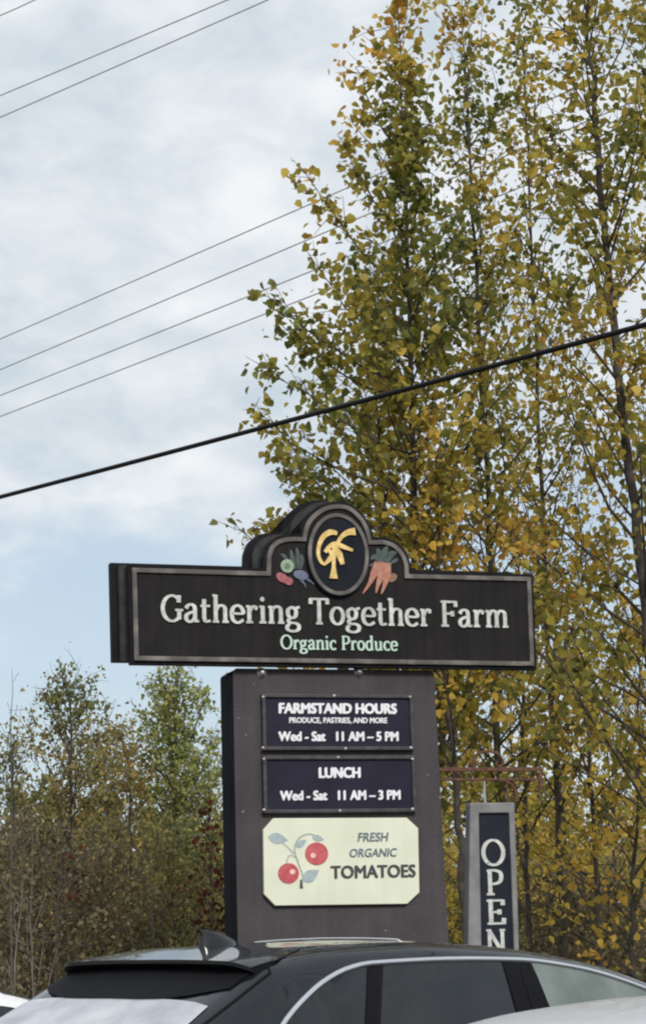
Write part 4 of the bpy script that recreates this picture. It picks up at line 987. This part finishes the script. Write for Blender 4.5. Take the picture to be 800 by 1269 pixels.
tree('poplar_tree', 'slender poplar with orange patches just left of the thick leaning trunk', 'tree', ft, pa, 0.038, POP, M['bark_dark'], 41, 70, 0.24, cone(1.8, 0.20, 0.8), lambda t: 34+32*t, 0.066, 48, GP, 0.72, twig=0.55)
ft, pa = trunk_path([(860, 1000), (845, 650), (830, 300), (815, 0), (806, -200)], 17.5)
tree('poplar_tree', 'poplar at the right edge whose trunk stands outside the picture', 'tree', ft, pa, 0.06, POP, M['bark_dark'], 53, 84, 0.15, cone(1.9, 0.2, 0.9), lambda t: 32+32*t, 0.066, 48, GP, 0.72, twig=0.55)
ft, pa = trunk_path([(577, 1165), (566, 1000), (552, 850), (545, 700), (541, 560)], 15.5)
tree('poplar_tree', 'young poplar with a dark bare lower trunk between the brown pylon and the OPEN sign', 'tree', ft, pa, 0.042, YEL, M['bark_dark'], 61, 40, 0.50, cone(1.5, 0.2, 0.8), lambda t: 30+32*t, 0.064, 17, GP)
ft, pa = trunk_path([(654, 1160), (650, 1000), (647, 860), (642, 700), (640, 560)], 20.0)
tree('poplar_tree', 'thin yellow poplar standing behind the right edge of the OPEN sign', 'tree', ft, pa, 0.036, YEL, M['bark_dark'], 67, 44, 0.30, cone(1.4, 0.2, 0.8), lambda t: 28+32*t, 0.064, 17, GP)
ft, pa = trunk_path([(742, 1170), (738, 1080), (728, 900), (722, 750), (716, 600)], 18.0)
tree('poplar_tree', 'thin yellow poplar with dark trunk between the OPEN sign and right edge', 'tree', ft, pa, 0.036, YEL, M['bark_dark'], 71, 46, 0.26, cone(1.5, 0.2, 0.8), lambda t: 26+32*t, 0.064, 17, GP)
ft, pa = trunk_path([(784, 1170), (786, 1080), (792, 900), (790, 760)], 16.5)
tree('poplar_tree', 'low yellow poplar whose dark trunk rises near the lower right corner', 'tree', ft, pa, 0.034, YEL, M['bark_dark'], 73, 36, 0.30, cone(1.3, 0.2, 0.8), lambda t: 26+32*t, 0.064, 17, GP)
ft, pa = trunk_path([(486, 1000), (474, 700), (466, 500), (458, 330)], 17.2)
tree('poplar_tree', 'shorter poplar left of the straight trunk, reaching over the arch of the sign', 'tree', ft, pa, 0.04, POP, M['bark_dark'], 83, 60, 0.30, cone(1.65, 0.25, 0.7), lambda t: 22+36*t, 0.082, 30, GP)
# shrubs and saplings filling in behind them
GS = 'yellowing saplings low behind the poplars'
for i, (px, Y, h, lab) in enumerate(((585, 23, 4.4, 'yellow sapling low behind the iron bracket'), (640, 25, 4.9, 'broad yellow sapling low behind the top of the OPEN sign'), (700, 24, 4.6, 'bushy yellow sapling low right of the OPEN sign'),
                        (760, 26, 5.0, 'bushy yellow sapling low in front of the far brush, near the right edge'), (820, 23, 4.6, 'yellow sapling cut by the right edge above the silver car'), (530, 26, 4.6, 'yellow sapling mostly hidden behind the brown pylon'))):
    tree('sapling', lab, 'sapling', ground_at(px, Y), [(0, 0, 0), (0.06, 0.05, h*0.5), (0.02, 0, h)], 0.04, YEL, M['bark_dark'], 101+i, 46, 0.12, cone(1.5, 0.25, 0.7), lambda t: 22+35*t, 0.062, 14, GS, twig=0.5)
GB = 'brown shrubs at the foot of the trees'
for i, (px, Y, h, lab, mt_) in enumerate(((690, 21, 1.9, 'dull brown shrub low beside the OPEN sign', BRN), (745, 20, 1.8, 'dull brown shrub behind the front of the dark SUV', BRN), (800, 21.5, 2.1, 'olive brown shrub low at the right edge', OLV),
                        (610, 22, 2.0, 'olive brown shrub hidden behind the lower half of the OPEN sign', OLV))):
    tree('shrub', lab, 'shrub', ground_at(px, Y), [(0, 0, 0), (0.05, 0, h*0.5), (0, 0.04, h)], 0.02, mt_, M['bark'], 131+i, 44, 0.04, cone(1.0, 0.35, 0.6), lambda t: 25+40*t, 0.06, 26, GB, twig=0.5, step=0.12)
# left hand thicket, further off
def ltree(name, label, cat, px, Y, h, mt_, bk, seed, nb, z0, a, b, p, leaf, dens, group=None, lean=(0, 0), r=0.05, rise=(25, 35), **kw):
    return tree(name, label, cat, ground_at(px, Y), [(0, 0, 0), (lean[0]*0.4, lean[1]*0.4, h*0.5), (lean[0], lean[1], h)], r, mt_, bk, seed, nb, z0, cone(a, b, p), lambda t: rise[0]+rise[1]*t, leaf, dens, group, **kw)
ltree('thicket_tree', 'olive brown tree with a thin airy top above the spoiler of the dark SUV', 'tree', 88, 26, 4.72, OLV, M['bark_dark'], 201, 100, 0.10, 1.5, 0.42, 0.8, 0.052, 32, r=0.06, twig=0.5)
ltree('thicket_tree', 'olive tree at the left edge with bare tips', 'tree', 16, 25, 3.95, OLV, M['bark_dark'], 202, 64, 0.08, 1.3, 0.35, 0.8, 0.052, 30, bare=0.12, twig=0.5)
ltree('thicket_tree', 'fresh green pointed tree left of the pylon', 'tree', 220, 30, 4.95, GRN, M['bark_dark'], 203, 170, 0.06, 1.45, 0.55, 0.7, 0.062, 28, r=0.06, rise=(28, 40), twig=0.45)
ltree('thicket_tree', 'smaller pale green tree between the pointed green tree and the pylon', 'tree', 262, 28, 3.9, GRN, M['bark_dark'], 204, 60, 0.06, 1.0, 0.3, 0.7, 0.055, 28, twig=0.45)
ltree('thicket_tree', 'amber leaved small tree in front of the pointed green tree', 'tree', 162, 24.5, 3.75, AMB, M['bark_dark'], 205, 64, 0.08, 0.95, 0.25, 0.7, 0.058, 28, twig=0.42)
ltree('thicket_tree', 'brown tree filling the middle of the left thicket', 'tree', 125, 29, 4.2, OLV, M['bark_dark'], 206, 80, 0.06, 1.5, 0.5, 0.7, 0.054, 30, twig=0.5)
ltree('shrub', 'dull brown shrub low above the rear of the dark SUV', 'shrub', 130, 23, 2.3, BRN, M['bark'], 211, 56, 0.04, 1.1, 0.4, 0.6, 0.05, 30, GB, r=0.025, twig=0.5, step=0.12)
ltree('shrub', 'dull brown shrub in the bottom left of the thicket', 'shrub', 50, 22.5, 2.5, BRN, M['bark'], 212, 56, 0.04, 1.1, 0.4, 0.6, 0.05, 28, GB, r=0.025, twig=0.5, step=0.12)
ltree('shrub', 'olive shrub low beside the left side of the pylon', 'shrub', 215, 23.5, 2.5, OLV, M['bark'], 213, 56, 0.04, 1.0, 0.4, 0.6, 0.052, 32, GB, r=0.025, twig=0.5, step=0.12)
ltree('shrub', 'brown shrub cut by the left edge above the white car', 'shrub', -15, 23.5, 2.8, BRN, M['bark'], 214, 56, 0.04, 1.1, 0.4, 0.6, 0.05, 28, GB, r=0.025, twig=0.5, step=0.12)
ltree('red_shrub', 'small shrub with a red leaf cluster amid the brown thicket', 'shrub', 84, 21.5, 2.5, RED, M['bark'], 221, 14, 0.78, 0.26, 0.12, 0.6, 0.05, 40, 'red leaved shrubs', r=0.014, twig=0.25)
ltree('red_shrub', 'dark red shrub peeping out from behind the left side of the pylon', 'shrub', 264, 20, 2.75, RED, M['bark'], 222, 26, 0.55, 0.30, 0.14, 0.5, 0.055, 46, 'red leaved shrubs', r=0.014, twig=0.28)
# bare stems
GBS = 'bare pale stems in the thicket'
ltree('bare_sapling', 'tall straight bare stem against the sky at the left edge', 'sapling', 14, 21, 4.35, BRN, M['bark'], 231, 10, 0.45, 0.5, 0.1, 0.8, 0.05, 3, GBS, r=0.022, bare=1.0, twig=0.3)
ltree('bare_sapling', 'dark bare sapling whose long limb slants across the amber tree', 'sapling', 66, 21, 3.3, BRN, M['bark_dark'], 232, 13, 0.35, 1.5, 0.2, 0.9, 0.05, 3, GBS, r=0.03, bare=1.0, twig=0.4, rise=(25, 30), lean=(0.1, 0))
ltree('bare_sapling', 'pale forked bare stems rising above the rear window of the SUV', 'sapling', 40, 19.5, 2.35, BRN, M['twig_pale'], 233, 10, 0.2, 0.7, 0.2, 0.7, 0.05, 3, GBS, r=0.018, bare=1.0, twig=0.35, rise=(45, 25))
ltree('bare_sapling', 'pale bare stem at the far left edge with many side twigs', 'sapling', 10, 19, 2.5, BRN, M['twig_pale'], 234, 9, 0.15, 0.6, 0.2, 0.7, 0.05, 3, GBS, r=0.018, bare=1.0, twig=0.35, rise=(45, 25), lean=(0.15, 0))
ltree('bare_sapling', 'thin pale bare stem just left of the roof antenna', 'sapling', 190, 20.5, 2.4, BRN, M['bark'], 235, 12, 0.2, 0.7, 0.2, 0.7, 0.05, 3, GBS, r=0.018, bare=1.0, twig=0.4, rise=(40, 25))
# far-off wood that closes the horizon
rng = np.random.default_rng(5); pts = []
for k in range(240):
    x = rng.uniform(-17, 17); Y = rng.uniform(36, 48); h = rng.uniform(2.6, 4.6); w = rng.uniform(0.8, 1.5)
    m_ = 260; tt = rng.uniform(0, 1, m_)**0.8; a = rng.uniform(0, 6.28, m_); rr = w*np.sqrt(rng.uniform(0.1, 1, m_))*(1.05-tt**2)
    pts.append(np.stack([x + rr*np.cos(a), Y + rr*np.sin(a), 0.1 + tt*h], 1))
wood = leaf_mesh('far_wood', leaf_mat('far_wood_leaves', [(0.3, (0.16, 0.16, 0.06)), (0.5, (0.30, 0.25, 0.07)), (0.65, (0.42, 0.31, 0.08)), (0.8, (0.32, 0.22, 0.09))], 0.25, 0.4), np.concatenate(pts), 0.20, rng, None, 0.3)
tag(wood, kind='stuff'); wood.name = 'far_wood'
# long dry grass along the edge of the lot
rng = np.random.default_rng(9); n_ = 9000
gx = rng.uniform(-9, 9, n_); gy = rng.uniform(13.2, 34, n_)
bl = np.stack([gx, gy, np.zeros(n_)], 1)
hgt = rng.uniform(0.12, 0.5, n_); a = rng.uniform(0, 6.28, n_); lean_ = rng.normal(0, 0.12, (n_, 2))
sd = np.stack([np.cos(a), np.sin(a), np.zeros(n_)], 1)*0.012
tp = bl + np.stack([lean_[:, 0], lean_[:, 1], hgt], 1)
V = np.stack([bl-sd, bl+sd, tp], 1).reshape(-1, 3)
me = bpy.data.meshes.new('grass'); me.from_pydata(V.tolist(), [], (np.arange(n_)[:, None]*3+np.array([[0, 1, 2]])).tolist()); me.update()
me.materials.append(leaf_mat('dry_grass', [(0.3, (0.08, 0.09, 0.03)), (0.5, (0.18, 0.15, 0.06)), (0.7, (0.27, 0.22, 0.11))], 0.5, 0.2))
g_ = bpy.data.objects.new('grass', me); COL.objects.link(g_); tag(g_, kind='stuff')

# ------------------------------------------------------------------ overhead lines
def cable(name, label, cat, p0, p1, Y0, radius, material, group=None, sag=0.0):
    A = at(*p0, Y0); d = ray(*p1); s = (A.z-EYE)/d.z; B = Vector((0, 0, EYE)) + d*s       # the same height at the second point
    u = B-A; u_ = u.normalized(); pts = []; half = 0.5*u.length
    for k in range(81):
        s = -70 + 140*k/80                       # a long span, well past both sides of the picture
        p = A + u*0.5 + u_*s; p.z += sag*((s/half)**2-1)*0.25; pts.append(p)
    mid = pts[0].copy()
    mb = MB(); mb.tube([p-mid for p in pts], radius, 8)
    o = mb.build(name, material, None, smooth=True); o.location = mid
    return tag(o, label, cat, group)
cable('service_cable', 'thick black cable crossing in front of the poplars just above the sign', 'cable', (0, 616), (800, 402), 16.0, 0.0165, M['cable'], None, 0.02)
GW = 'thin wires high behind the poplars'
for (p0, p1, lab) in (((0, 420), (390, 250), 'highest of the four thin wires that meet the left side of the poplars'), ((0, 458), (390, 293), 'second highest of the four thin wires that meet the poplars'),
                      ((0, 490), (375, 340), 'third of the four thin wires that meet the poplars'), ((0, 516), (410, 357), 'lowest of the four thin wires, nearest above the thick black cable'),
                      ((0, 118), (280, 0), 'thin wire near the top, upper one of the close pair'), ((0, 145), (330, 0), 'thin wire near the top, lower one of the close pair'), ((0, 19), (42, 0), 'short bit of wire cutting the top left corner')):
    cable('power_line', lab, 'wire', p0, p1, 45.0, 0.012 if p0[1] > 400 else 0.0138, M['wire'], GW, 0.008)
